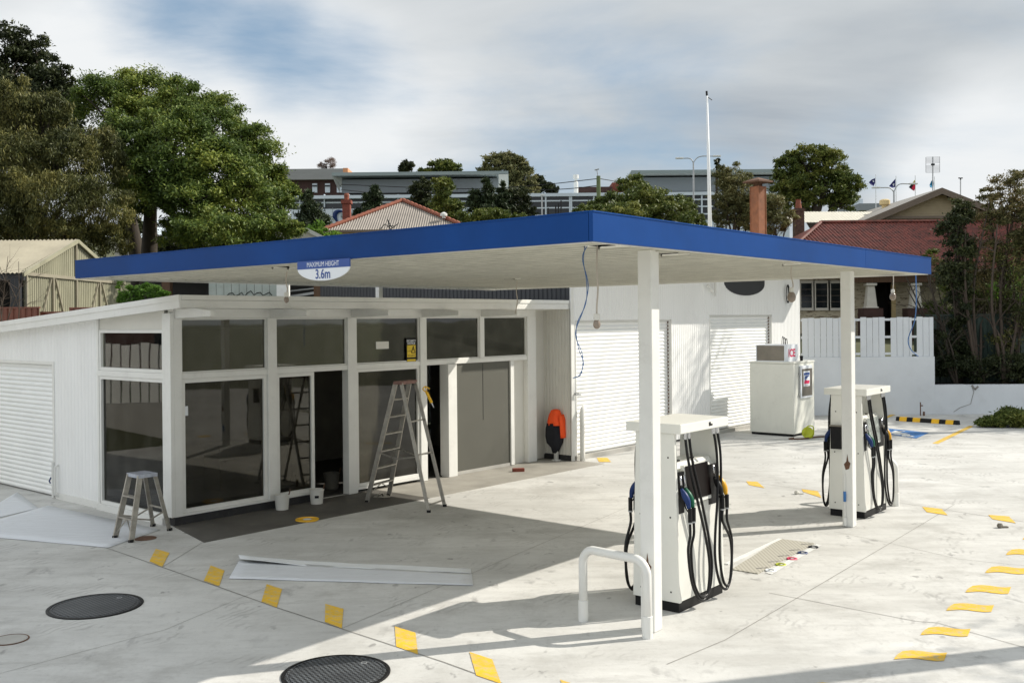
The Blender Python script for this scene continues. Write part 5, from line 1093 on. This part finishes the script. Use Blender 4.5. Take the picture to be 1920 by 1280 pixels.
obj('post', MB().bar((SX-.2,y0s-.1,.9),(SX-.2,y0s-.1,ze-.3),.25,.25), M['charcoal'], sd_); obj('eave_beam', MB().bar((SX-9,y0s-.1,ze-.25),(SX+.05,y0s-.1,ze-.25),.1,.22), M['charcoal'], sd_); obj('post', MB().bar((SX-4,y0s-.1,.9),(SX-4,y0s-.1,ze-.3),.12,.12), M['charcoal'], sd_); obj('back_wall', MB().box(SX-9,SX-.3,y0s+5,y0s+5.1,.9,ze), M['charcoal'], sd_)
# carport and panelled wall behind the office roof
cpt = thing('dark_carport', 'dark open carport with brown posts in the gap between office roof and canopy', 'carport', (0,0,0))
a, b = W(225,545,31), W(660,545,31)
t = MB(); t.box(a.x, b.x, 33, 33.1, 1.2, 4.6); obj('back_wall', t, M['charcoal'], cpt)
t = MB(); t.box(a.x, b.x, 29.5, 33.3, 4.45, 4.55); obj('roof', t, M['charcoal'], cpt)
t = MB(); q0, q1 = W(545,556,30), W(640,541,30); t.bar(q0, q1, .06, .07); q0, q1 = W(540,546,30.4), W(620,537,30.4); t.bar(q0, q1, .05, .04); obj('loose_batten', t, M['galv'], cpt)
for u in (313, 597): c = W(u, 540, 29.6); obj('post', MB().box(c.x-.12, c.x+.12, 29.5, 29.75, 1.2, 4.5), M['brownpost'], cpt)
pw = thing('panelled_wall', 'pale green panelled wall with black scribbled graffiti above the office roof', 'wall', (0,0,0))
a, b = W(391,545,28.5), W(520,545,28.5); n = 9
for k in range(n): obj('panel', MB().box(a.x+(b.x-a.x)*k/n+.008, a.x+(b.x-a.x)*(k+1)/n-.008, 28.5, 28.53, 1.2, 4.35), M['pw'] if 'pw' in M else M.setdefault('pw', mat('pale_green_panel', (.36,.4,.37), .7, var=.15, scale=2, grime=.3)), pw)
t = MB(); t.tube([W(u,v,28.48) for u, v in ((424,556),(430,550),(436,549),(441,555),(448,552),(453,548),(458,556),(463,550),(470,545),(476,553),(482,549),(488,548),(493,554),(499,551),(505,548),(510,554))], .012, 4); obj('graffiti', t, M['black'], pw)
t = MB(); t.box(b.x, b.x+.35, 28.4, 28.55, 1.2, 4.35); obj('edge_post', t, M['white'], pw)
# white house under the broad tree
wh = thing('white_cottage', 'white cottage with a pale blue roof glimpsed under the broad tree', 'house', (0,0,0)); Y = 62
a, b = W(215,455,Y), W(332,455,Y); zt = W(270,447,Y).z; zb2 = W(270,432,Y).z
obj('wall', MB().box(a.x,b.x,Y,Y+8,4,zt), M['wwhite'], wh); t = MB(); t.prism([(a.x-.5,Y-.6,zt),(a.x-.5,Y+4,zt+1.6),(a.x-.5,Y+8.6,zt)], (b.x-a.x+1,0,0)); obj('roof', t, M['hosp_white'], wh)
for u in (262, 300): c = W(u,464,Y); o = obj('window', MB().box(c.x-.55,c.x+.55,Y-.06,Y,zt-2.1,zt-.5), M['white'], wh); obj('pane', MB().box(c.x-.45,c.x+.45,Y-.09,Y-.061,zt-2.,zt-.6), M['darkwin'], o)
# small white roof end right of the tree
t = thing('small_outbuilding', 'white edged low roof end at the right foot of the broad tree', 'shed', (0,0,0)); a, b, c = W(573,430,50), W(606,446,50), W(572,448,50)
obj('verge', MB().bar(a, b, .12, .18), M['white'], t); t2 = MB(); t2.prism([a-Vector((0,0,.1)), b-Vector((0,0,.1)), Vector((b.x,50,3)), Vector((c.x-1.5,50,3)), Vector((c.x-1.5,50,a.z+.2))], (0,4,0)); obj('wall', t2, M['tin3'], t)

# pyramid roofed house
Y = 56; ph = thing('pyramid_roof_house', 'house with a grey corrugated pyramid roof and terracotta ridges behind the canopy', 'house', (0,0,0))
e0, ap, e1 = W(606,432,Y), W(755,377,Y+4.5), W(880,428,Y); e1.z = e0.z
bk0, bk1 = Vector((e0.x, Y+9, e0.z)), Vector((e1.x, Y+9, e1.z))
t = MB()
def tri_roof(mb, a, b, p, n, amp):         # corrugated triangle: ribs run up the slope
    a, b, p = map(Vector, (a, b, p)); ax = (b-a); L_ = ax.length; ax.normalize(); h = p-a; s = h.dot(ax); up = (h-ax*s); nn = ax.cross(up).normalized(); m = n*4; vs = []
    for i in range(m+1):
        x = L_*i/m; f = x/s if x < s else (L_-x)/(L_-s); o = nn*(amp*math.sin(i/4*2*PI)); vs += [a+ax*x+o, a+ax*x+up*max(0,f)+o]
    mb.add(vs, [(2*i, 2*i+2, 2*i+3, 2*i+1) for i in range(m)])
tri_roof(t, e0, e1, ap, 60, .03); tri_roof(t, bk0, e0, ap, 60, .03); tri_roof(t, e1, bk1, ap, 60, .03); tri_roof(t, bk1, bk0, ap, 60, .03); obj('roof', t, M['tin2'], ph)
t = MB()
for e in (e0, e1, bk0, bk1):
    for k in range(16):
        f0, f1 = k/16, (k+.93)/16; t.tube([e.lerp(ap,f0)+Vector((0,0,.04)), e.lerp(ap,f1)+Vector((0,0,.07))], [.12,.14], 6)
obj('ridge_tiles', t, M['ridge'], ph)
obj('gutter', MB().bar(e0+Vector((0,-.05,-.06)), e1+Vector((0,-.05,-.06)), .12, .14), M['barge'], ph); obj('wall', MB().box(e0.x+.4, e1.x-.4, Y+.5, Y+8.5, 2.5, e0.z-.1), M['wcream'], ph)
c = W(650,400,Y+3); zc0, zc1 = W(650,418,Y+3).z-.5, W(650,382,Y+3).z; t = obj('chimney', MB().box(c.x-.22,c.x+.22,Y+2.8,Y+3.3,zc0,zc1).box(c.x-.29,c.x+.29,Y+2.73,Y+3.37,zc1,zc1+.2), M['brick'], ph)
obj('chimney_pot', MB().lathe([(.14,0),(.16,.3),(.12,.42)], 12, (c.x,Y+3.05,zc1+.2)), M['ridge'], t)
obj('roof_vent', MB().lathe([(.1,0),(.1,.1),(.2,.12),(.2,.25),(.05,.34)], 10, tuple(W(832,409,Y+1.2))), M['white'], ph)
an = thing('tv_antenna', 'small dark television antenna before the pyramid roof', 'antenna', W(733,436,54)); o0 = W(733,436,54); t = MB()
for (u0,v0),(u1,v1) in (((733,436),(727,412)),((733,430),(748,418)),((733,430),(722,420)),((722,420),(712,430)),((727,412),(735,428)),((728,424),(741,424))): t.bar(W(u0,v0,54)-o0, W(u1,v1,54)-o0, .04,.04)
obj('mast', t, M['charcoal'], an)

# ------------------------------------------------------------------ hospital complex on the hill
Y = 150; hp = thing('hospital_building', 'long grey building with a glass band and two overhanging roof boxes on the hill', 'building', (0,0,0))
def wb(u0, u1, v0, v1, Y, dep=12, vr=None):
    a, b = W(u0, v1, Y), W(u1, v0, Y); a2 = W(u1, v1, Y); return MB().box(a.x, b.x, Y, Y+dep, min(a.z, a2.z), b.z)
obj('lower_wall', wb(545,905,389,450,Y,20), M['hosp_white'], hp)
obj('lower_wall', wb(905.3,1480,395,450,Y,20), M['hosp_white'], hp)
obj('parapet', wb(545,1480,358,364,Y-.6,20.6), M['hosp_white'], hp)
obj('glass_band', wb(545,905,364.4,388.6,Y+.5,19), M['darkwin'], hp); obj('glass_band', wb(905.3,1480,364.4,410,Y-.1,19), M['darkwin'], hp)
t = MB()
for u in [562+46*k for k in range(8)]: t.box(W(u,370,Y).x-.08, W(u,370,Y).x+.08, Y-.05, Y+.45, W(u,388.6,Y).z, W(u,364.4,Y).z)
a, b = W(545,379,Y), W(905,377,Y); t.bar(Vector((a.x,Y+.3,b.z)), Vector((b.x,Y+.3,b.z)), .2, .22)
for u in (920,1023,1068,1071,1113,1165,1215,1265,1315,1365,1415): t.box(W(u,370,Y).x-.11, W(u,370,Y).x+.11, Y-.4, Y-.12, W(u,412,Y).z, W(u,363,Y).z)
for v in (376, 389, 403): p = W(1150,v,Y); t.box(W(905,v,Y).x, W(1480,v,Y).x, Y-.3, Y-.13, p.z-.1, p.z+.1)
obj('mullions', t, M['hosp_white'], hp)
t = MB()
for u in [600+24*k for k in range(13)]: t.box(W(u,400,Y).x-.03, W(u,400,Y).x+.03, Y-.03, Y, 12, W(u,389.2,Y).z)
obj('panel_joints', t, M['hosp_wall'], hp)
# swirl emblem on the panels
for pts, m in ((((644,397),(636,396),(630,399),(628,405),(630,411),(634,418)),'nblue'),(((640,401),(643,405),(642,409)),'hosp_roof'),(((658,403),(661,401),(665,404)),'hosp_roof')):
    obj('emblem', MB().tube(smooth_pts([W(u,v,Y-.1) for u, v in pts], 5), [.08+.3*math.sin(PI*i/((len(pts)-1)*5)) for i in range((len(pts)-1)*5+1)], 6), M[m], hp)
def roofbox(u0, u1, u0b, u1b, v0, v1, vw, vb, Yr, soff):
    # overhanging flat roof over a set back wall
    a, b = W(u0,v0,Yr), W(u1,v0,Yr); z1 = (a.z+b.z)/2; z0 = z1-.5
    obj('roof', MB().box(a.x, b.x, Yr-.0, Yr+22, z0, z1), M['hosp_roof'], hp)
    c, d = W(u0b,vw,Yr+2.2), W(u1b,vw,Yr+2.2); zb3 = W((u0b+u1b)/2,vb,Yr+2.2).z
    obj('upper_wall', MB().box(c.x, d.x, Yr+2.2, Yr+20, zb3, z0-.3), M['hosp_wall'], hp)
    t = MB(); zc = W(u0b, vw, Yr+2.2).z; t.add([(a.x,Yr+.02,z0-.01),(b.x,Yr+.02,z0-.01),(d.x+.3,Yr+2.1,zc),(c.x-.3,Yr+2.1,zc)], [(3,2,1,0)]); t.add([(a.x,Yr+.02,z0-.01),(c.x-.3,Yr+2.1,zc),(c.x-.3,Yr+2.1,zb3),(c.x-.3,Yr+2.1,zb3)],[(0,1,2)]); 
    obj('roof_soffit', t, M['hosp_soffit'], hp)
roofbox(622,953,641,934,322,322,333,361,Y+2,0)
roofbox(1184,1500,1196,1490,318,318,330,358,Y+2,0)
t = MB(); a, b, c, d = W(935,326,Y+2), W(952,326,Y+2), W(952,357,Y+2), W(935,360,Y+2); t.prism([a,b,c,d], (0,1,0)); obj('fin_wall', t, M['hosp_soffit'], hp)
t = MB(); a, b, c = W(622,324,Y+2.2), W(641,333,Y+4.1), W(641,352,Y+4.1); t.prism([a,b,c], (0,.3,0)); a, b, c, d = W(1184,320,Y+2.2), W(1196,330,Y+4.1), W(1172,356,Y+4), W(1166,352,Y+3); t.prism([a,b,c,d], (0,.3,0)); obj('raking_soffit', t, M['hosp_soffit'], hp)
vt = thing('roof_vent_stack', 'white vent stack standing on the hospital roof left of the timber pole', 'vent', W(1080,357,156)); o0 = W(1080,357,156); obj('stack', MB().lathe([(.35,-1),(.35,1.2),(.2,1.4),(.2,1.8),(.45,1.8),(.45,2.4)], 10), M['white'], vt)
t = thing('red_plant_room', 'dark red plant room boxes on the roof behind the timber pole', 'building', (0,0,0)); obj('wall', wb(1085,1148,350,360,170,6), M['brick_d'], t); obj('upper_box', wb(1148,1170,342,358,171,6), M['brick'], t)
t = thing('white_gable_shed', 'pale low roof left of the yellow green tree behind the canopy corner', 'shed', (0,0,0)); obj('roof', MB().prism([W(1090,392,70),W(1115,377,70),W(1150,372,70),W(1165,395,70),W(1100,402,70)],(0,5,0)), M['tin3'], t)
# dark brick block with grey tiled roof
Y = 185; bb = thing('brick_block', 'dark brick block with a grey tiled roof and peach coloured end at the left', 'building', (0,0,0))
obj('wall', wb(520,655,336,372,Y,15), M['brick_d'], bb); obj('roof', wb(520,643,316,336,Y-1,16), M['grey_roof2'], bb); obj('end_wall', wb(643.2,652,315,324,Y-1,16), M['peach'], bb)
for u in (590,614,636): o = obj('window', wb(u-4.5,u+4.5,344,361,Y-.3,.3), M['hosp_white'], bb); obj('pane', wb(u-4.5,u+4.5,347,350,Y-.4,.08), M['darkwin'], o)

# ------------------------------------------------------------------ poles, wires, street lamps
up_ = thing('utility_pole', 'greenish timber utility pole rising behind the canopy corner', 'utility pole', W(1123,430,70)); o0 = W(1123,430,70)
obj('pole', MB().tube([(0,0,-3),(0,0,W(1123,330,70).z-o0.z)], [.17,.14], 8), M['pole'], up_); obj('bracket', MB().tube([W(1121,330,70)-o0, W(1119,318,70)-o0], .03, 5).tube([W(1115,319,70)-o0, W(1123,317,70)-o0], .05, 5), M['galv'], up_)
def wire(pts, r, label, n=10):
    a = pts[0]; sp = smooth_pts([p-a for p in pts], n); t = MB().tube(sp, r, 4); o = obj('overhead_wire', t, M['black']); o.location = a; tag(o, label, 'wire', 'overhead wires')
wire([W(1122,335,70), W(1000,348,72), W(860,354,74), W(640,346,80)], .028, 'upper overhead wire running left from the timber pole across the hospital')
wire([W(1122,348,70), W(1030,356,72), W(760,364,74), W(640,356,80)], .028, 'lower overhead wire running left from the timber pole')
wire([W(1124,335,70), W(1160,342,90), W(1230,360,120)], .03, 'short overhead wire running right from the timber pole')
wire([W(1730,490,35), W(1820,491,34), W(1960,492,33)], .018, 'dark overhead cable crossing the shrubs at the right')
wire([W(1700,512,34), W(1760,517,34), W(1810,516,34)], .012, 'pale thin cable behind the right end of the canopy')
def dbl_lamp(u, v0, v1, ul, vl, ur, vr, Y, label, grp='double armed street lamps'):
    o0 = W(u, v1, Y); t = thing('street_lamp', label, 'street lamp', o0, 0, grp); g_ = lambda a, b: W(a, b, Y)-o0
    obj('pole', MB().tube([(0,0,-6), g_(u, v0)], [.12,.08], 7), M['galv'], t)
    for s, (a, b) in ((-1,(ul,vl)),(1,(ur,vr))):
        obj('arm', MB().tube(smooth_pts([g_(u,v0), g_(u+s*(abs(a-u)*.18), v0-(v0-b)*.7), g_(u+s*abs(a-u)*.45, b), g_(a,b)], 5), .055, 6), M['galv'], t)
        e = g_(a,b); obj('lamp_head', MB().box(min(e.x,e.x+s*.8), max(e.x,e.x+s*.8), e.y-.15, e.y+.15, e.z-.06, e.z+.09), M['white'], t, bevel=.03)
dbl_lamp(1300, 305, 400, 1281, 297, 1337, 293, 105, 'grey double armed street lamp crossing behind the white mast')
dbl_lamp(1676, 360, 395, 1650, 352, 1705, 345, 100, 'grey double armed street lamp among the flags')
sl1 = thing('security_lamp', 'slim grey lamp post with a small white head before the hospital glass', 'lamp post', W(1016,405,140)); o0 = W(1016,405,140); obj('post', MB().tube([(0,0,-3), W(1016,368,140)-o0], .1, 6), M['galv'], sl1); e = W(1017,367,140)-o0; obj('lamp_head', MB().box(e.x-.3,e.x+.3,-.2,.2,e.z,e.z+.15), M['white'], sl1)
t = thing('dark_posts', 'group of thin black posts before the hospital glass', 'posts', (0,0,0)); 
for u, v in ((1028,390),(1042,385),(1047,382),(1052,376)): a, b = W(u,v,80), W(u,412,80); obj('post', MB().tube([b, a], .06, 5), M['black'], t)
# flags
def flag(u, v0, v1, shape, m, label, extra=None):
    Y = 112; o0 = W(u, v1, Y); t = thing('flag_pole', label, 'flagpole', o0, 0, 'row of flagpoles'); g_ = lambda a, b, d=0: W(a, b, Y+d)-o0
    obj('pole', MB().tube([(0,0,-5), g_(u, v0)], [.06,.035], 6), M['flagpole'], t)
    n = len(shape); mb = MB(); ctr = Vector((sum(p[0] for p in shape)/n, sum(p[1] for p in shape)/n, 0)); vs = [g_(ctr.x, ctr.y, .25)]+[g_(a, b, .2*math.sin(i*1.7)) for i, (a, b) in enumerate(shape)]
    mb.add(vs, [(0, i+1, (i+1) % n+1) for i in range(n)]); o = obj('flag', mb, M[m], t); s = o.modifiers.new('Solidify', 'SOLIDIFY'); s.thickness = .02
    for pts, mm in (extra or []): e = MB(); e.add([g_(a, b, -.12) for a, b in pts], [tuple(range(len(pts)))]); o = obj('flag_mark', e, M[mm], t); s = o.modifiers.new('Solidify', 'SOLIDIFY'); s.thickness = .02
flag(1642,327,387,[(1641,334),(1634,337),(1629,342),(1633,346),(1638,349),(1641,343)],'flag_dk','white flagpole with a navy flag, leftmost in the row',[([(1636,339),(1638,338),(1639,341),(1637,342)],'sign_white')])
flag(1680,330,385,[(1679,335),(1673,342),(1667,349),(1673,352),(1679,351)],'flag_dk','white flagpole with a dark purple navy flag, second in the row',[([(1674,345),(1677,344),(1676,349),(1674,348)],'sign_white')])
flag(1716,329,385,[(1715,338),(1710,344),(1704,351),(1709,355),(1714,358),(1716,352),(1715,343)],'navy','white flagpole with a black, red and yellow flag',[([(1712,348),(1716,345),(1716,353),(1714,358),(1709,354)],'flag_r'),([(1714,338),(1715.5,338),(1714.5,345),(1712,344)],'flag_y')])
flag(1752,331,385,[(1750,336),(1746,340),(1743,347),(1744,351),(1750,353),(1751,345)],'flag_teal','flagpole with a light blue flag behind the roof antenna')

# ------------------------------------------------------------------ houses at the right
Y = 60; gh = thing('gable_house', 'cream weatherboard house with a grey gabled roof behind the red roof', 'house', (0,0,0))
ap = W(1766,352,Y); el = W(1612,416,Y); er = W(1862,398,Y)
t = MB(); 
el2 = Vector((el.x, Y, el.z)); er2 = Vector((er.x, Y, el.z+(0)));
slope = (ap.z-el.z)/(ap.x-el.x); er2 = Vector((ap.x+(ap.x-el.x)*.95, Y, ap.z-slope*(ap.x-el.x)*.95))
th_ = .16; t.prism([el2, ap, ap-Vector((0,0,th_)), el2-Vector((0,0,th_))], (0,14,0)); obj('roof', t, M['tin4'], gh)
t = MB(); t.prism([ap, er2, er2-Vector((0,0,th_)), ap-Vector((0,0,th_))], (0,14,0)); obj('roof', t, M['tin4'], gh)
t = MB(); dz_ = Vector((0,0,.38)); yo = Vector((0,-.05,0)); t.prism([el2+yo, ap+yo, ap-dz_+yo, el2-dz_+yo], (0,.049,0)); t.prism([ap+yo, er2+yo, er2-dz_+yo, ap-dz_+yo], (0,.049,0)); obj('barge_board', t, M['barge'], gh)
t = MB(); zb4 = W(1700,412,Y).z; n = 16
for k in range(40):
    z0 = zb4-2+k*.16; z1 = z0+.16
    if z0 > ap.z-.3: break
    wl_ = ap.x-(ap.z-.2-z0)/slope+.3; wr_ = ap.x+(ap.z-.2-z0)/slope-.3
    if wr_ > wl_: t.add([(wl_,Y+.58,z0),(wr_,Y+.58,z0),(wr_,Y+.60,z1),(wl_,Y+.60,z1)], [(0,1,2,3)]); t.add([(wl_,Y+.58,z0),(wr_,Y+.58,z0),(wr_,Y+.60,z0),(wl_,Y+.60,z0)],[(3,2,1,0)])
obj('gable_wall', t, M['wb2'], gh); obj('house_wall', MB().box(el.x+.5, er2.x-.5, Y+.62, Y+13, 2, el.z-.1), M['wb2'], gh)
a, b = W(1655,414,Y-.1), W(1790,414,Y-.1); zz = W(1700,407,Y-.1).z; t = MB(); t.box(a.x, b.x+3, Y+.3, Y+.57, zz-.06, zz+.1); obj('string_course', t, M['barge'], gh)
c = W(1659,388,66); obj('roof_vent', MB().lathe([(.2,-.6),(.2,.1),(.34,.15),(.34,.42),(.2,.5)], 12, tuple(c)), M['wcream'], gh)
t = MB(); a, b = W(1470,417,63), W(1660,417,63); a2, b2 = W(1480,397,67), W(1672,397,67); corr_roof(t, a, b, b2, a2, 70, .03); obj('wing_roof', t, M['tin3'], gh)
# antennas
def antenna(u, v0, v1, Y, label, grid=True):
    o0 = W(u, v1, Y); t = thing('tv_antenna', label, 'antenna', o0); g_ = lambda a, b: W(a, b, Y)-o0
    obj('mast', MB().tube([g_(u, v1), g_(u, v0)], .035, 6), M['galv'], t); m = MB()
    if grid:
        for k in range(14): v = v0+.5+k*2.2; m.tube([g_(u-13,v+.6), g_(u+13,v)], .009, 4) if k not in (6,) else None
        m.tube([g_(u-13,v0+1), g_(u-13,v0+29)], .012, 4); m.tube([g_(u+13,v0), g_(u+13,v0+29)], .012, 4); m.box(-.1,.1,-.1,.0,g_(u,v0+15).z-.06,g_(u,v0+15).z+.06)
    else: m.tube([g_(u-4,v0+1), g_(u+4,v0+1)], .04, 4); m.tube([g_(u,v0+1), g_(u,v0+4)], .05, 4)
    obj('elements', m, M['charcoal'], t)
antenna(1749, 294, 358, 62, 'tall grid television antenna on the grey gabled roof'); antenna(1801, 333, 372, 66, 'thin simple antenna right of the gable peak', False)
# brick chimney with pot
c = W(1497,400,50); zt = W(1497,391,50).z; ck = thing('brick_chimney', 'old sooty brick chimney with an orange pot left of the red roof', 'chimney', (c.x,50,3)); obj('stack', MB().box(-.23,.23,-.23,.23,0,zt-3).box(-.27,.27,-.27,.27,zt-3.15,zt-3.02), M['brick_s'], ck); obj('chimney_pot', MB().lathe([(.17,0),(.12,.4),(.14,.45)], 12, (0,0,zt-3)), M['ridge'], ck)
t = thing('grey_outhouse', 'pale grey box shaped building beyond the gabled roof', 'building', (0,0,0)); obj('wall', wb(1612,1660,381,394,120,8), M['hosp_wall'], t); obj('tower', wb(1613,1618,373,394,121,3), M['hosp_white'], t)
# red roofed house
rh = thing('red_roof_house', 'peeling weatherboard house with a rusty red corrugated roof above the white fence', 'house', (0,0,0))
Ye, Yr = 38., 44.; zr = W(1650,417,Yr).z; ze2 = 4.72
r0, r1 = W(1539,417,Yr), W(1900,417,Yr); e0 = Vector((W(1436,455,Ye).x, Ye, ze2)); e1 = Vector((r1.x+2, Ye, ze2)); r0.z = r1.z = zr
t = MB(); n = 95; m = n*4; vs = []; nn = Vector((0,-(zr-ze2),(Yr-Ye))).normalized()
for i in range(m+1):
    x = e0.x+(e1.x-e0.x)*i/m; f = min(1, (x-e0.x)/(r0.x-e0.x)); o = nn*(.025*math.sin(i/4*2*PI)); vs += [Vector((x,Ye,ze2))+o, Vector((x,Ye+(Yr-Ye)*f,ze2+(zr-ze2)*f))+o]
t.add(vs, [(2*i,2*i+2,2*i+3,2*i+1) for i in range(m)]); t.add([e0, r0, (e0.x, Ye+12, ze2)], [(0,1,2)]); t.add([r0, r1, (e1.x,Ye+12,ze2), (e0.x,Ye+12,ze2)], [(0,1,2,3)]); obj('roof', t, M['tin'], rh)
obj('ridge_cap', MB().tube([r0+Vector((0,0,.03)), r1+Vector((0,0,.03))], .09, 6).tube([e0+Vector((0,0,.03)), r0+Vector((0,0,.03))], .08, 6), M['tin'], rh)
obj('gutter', MB().bar(Vector((e0.x,Ye-.06,ze2-.05)), Vector((e1.x,Ye-.06,ze2-.05)), .12,.12), M['barge'], rh)
Yw = 39.; Yv = 38.3; hx0 = W(1440,550,Yw).x; fl_z = 1.9
t = MB(); dx0, dx1 = W(1637,560,Yw).x, W(1671,560,Yw).x; zd_ = W(1655,533,Yw).z
for k in range(20):
    z0 = fl_z+k*.15; z1 = z0+.15
    if z1 > ze2: break
    for a, b in ((hx0, dx0), (dx1, e1.x-.5)) if z0 < zd_ else ((hx0, e1.x-.5),): t.add([(a,Yw-.015,z0),(b,Yw-.015,z0),(b,Yw,z1),(a,Yw,z1),(b,Yw,z0),(a,Yw,z0)], [(0,1,2,3),(5,4,1,0)])
obj('weatherboard_wall', t, M['wb'], rh); obj('side_wall', MB().box(hx0-.02,hx0,Yw,Yw+10,fl_z,ze2), M['wb'], rh)
obj('dark_doorway', MB().box(dx0-.3,dx1+.3,Yw+1.2,Yw+1.25,fl_z,zd_+.3).box(dx0-.32,dx0-.3,Yw+.02,Yw+1.2,fl_z,zd_+.3).box(dx1+.3,dx1+.32,Yw+.02,Yw+1.2,fl_z,zd_+.3), M['inner_d'], rh)
for u in (1672, 1691): pass
t = MB(); t.box(dx1,dx1+.16,Yw-.05,Yw+.02,fl_z,zd_); t.box(dx0-.1,dx0,Yw-.05,Yw+.02,fl_z,zd_); obj('door_frame', t, M['wcream'], rh)
for ua, ub in ((1502,1523),(1530,1552),(1558,1580)):
    a, b = W(ua,531,Yw-.1), W(ub,577,Yw-.1); f = MB(); f.box(a.x-.1,b.x+.1,Yw-.09,Yw-.02,b.z-.1,b.z); f.box(a.x-.1,b.x+.1,Yw-.09,Yw-.02,a.z,a.z+.1); f.box(a.x-.1,a.x,Yw-.09,Yw-.02,b.z,a.z); f.box(b.x,b.x+.1,Yw-.09,Yw-.02,b.z,a.z)
    o = obj('window', f, M['wwhite'], rh); p = MB().box(a.x,b.x,Yw-.05,Yw-.03,b.z,a.z); o2 = obj('pane', p, M['darkwin'], o)
    g_ = MB(); 
    for k in range(1, 4): z = b.z+(a.z-b.z)*k/4; g_.bar((a.x,Yw-.055,z),(b.x,Yw-.055,z),.012,.012)
    obj('glazing_bars', g_, M['barge'], o)
obj('soffit_board', MB().box(W(1590,530,Yv).x,e1.x-.3,Yv-.2,Yv+.1,W(1600,529,Yv).z-.02,W(1600,524,Yv).z+.3), M['brownpost'], rh)
for uc, nm in ((1632,''),(1716,'')):
    c = W(uc,575,Yv); zt = W(uc,531,Yv).z; zb5 = W(uc,575,Yv).z
    t = MB(); t.add([(c.x-.2,Yv-.2,zb5),(c.x+.2,Yv-.2,zb5),(c.x+.2,Yv+.2,zb5),(c.x-.2,Yv+.2,zb5),(c.x-.13,Yv-.13,zt-.1),(c.x+.13,Yv-.13,zt-.1),(c.x+.13,Yv+.13,zt-.1),(c.x-.13,Yv+.13,zt-.1)],[(0,1,5,4),(1,2,6,5),(2,3,7,6),(3,0,4,7),(4,5,6,7)]); t.box(c.x-.2,c.x+.2,Yv-.2,Yv+.2,zt-.098,zt); t.box(c.x-.24,c.x+.24,Yv-.24,Yv+.24,zb5-.06,zb5-.002)
    obj('veranda_column', t, M['wwhite'], rh, bevel=.02); obj('column_pier', MB().box(c.x-.38,c.x+.38,Yv-.3,Yv+.3,1.4,zb5-.062), M['brick_d'], rh)
obj('veranda_floor', MB().box(W(1590,590,Yv).x,e1.x,Yv-.4,Yw+1.2,1.4,fl_z), M['brownpost'], rh)

for lx, ly, hh, lb in ((26,31.2,12.5,'dense tall tree beyond the low wall right of the photograph'),(23.,32.5,9.,'medium garden tree beyond the low wall just outside the photograph')):
    tt = thing('garden_tree', lb, 'tree', (lx,ly,.5)); mb = MB(); mb.tube([(0,0,-.3),(.1,0,hh*.5),(0,.1,hh*.75)], [.25,.18,.08], 8); pts_ = []
    for k in range(30):
        a = rn.uniform(0, 6.28); z = rn.uniform(hh*.35, hh*.75); e = Vector((math.cos(a)*rn.uniform(.6,2.6), math.sin(a)*rn.uniform(.6,2.4), z+rn.uniform(.4,hh*.25)))
        mb.tube([(0,.05,z*.85), Vector((0,0,z)).lerp(e,.5), e], [.06,.04,.012], 5, False); pts_.append(e)
    obj('trunk', mb, M['bark'], tt, smooth=True); pa = np.array(pts_)[RNG.integers(0, 30, 14000)]+RNG.normal(size=(14000,3))*.55; leaves('crown', pa, np.array((0,0,.5)), .1, .5, M['leaf_e'], tt)

# white paling fence and brick shop along the left side of the site, outside the picture but mirrored in the side windows
lf = thing('paling_fence', 'white paling fence on a grey base along the left side of the site', 'fence', (-15.5,6,0))
obj('base_wall', MB().box(-.12,.12,0,19,0,1.0), M['concr'], lf)
for k in range(84): obj('paling', MB().box(.0,.03,.05+k*.225,.24+k*.225,1.01,2.45+.03*math.sin(k*1.7)), M['white'], lf)
bs = thing('brick_shop', 'plain brick shop beyond the left fence, outside the photograph', 'building', (-24,4,0)); obj('wall', MB().box(-6,0,0,18,0,5.5), M['brick_d'], bs); obj('roof', MB().box(-6.2,.2,-.2,18.2,5.5,5.7), M['tin3'], bs)
for y in (3, 8, 13): obj('window', MB().box(-.01,.04,y,y+1.6,1.2,2.8), M['darkwin'], bs)
b0 = at(430, 58)
tree('dark_hedge', 'dark mass of trees behind the trunk of the bright domed tree', [(300,462,30,14),(340,455,40,24),(400,450,50,30),(470,445,50,26),(540,440,30,20),(250,430,30,20)], 58, b0, 22000, .12, 'leaf_c', trunk=.2, clump=.3, cat='trees')
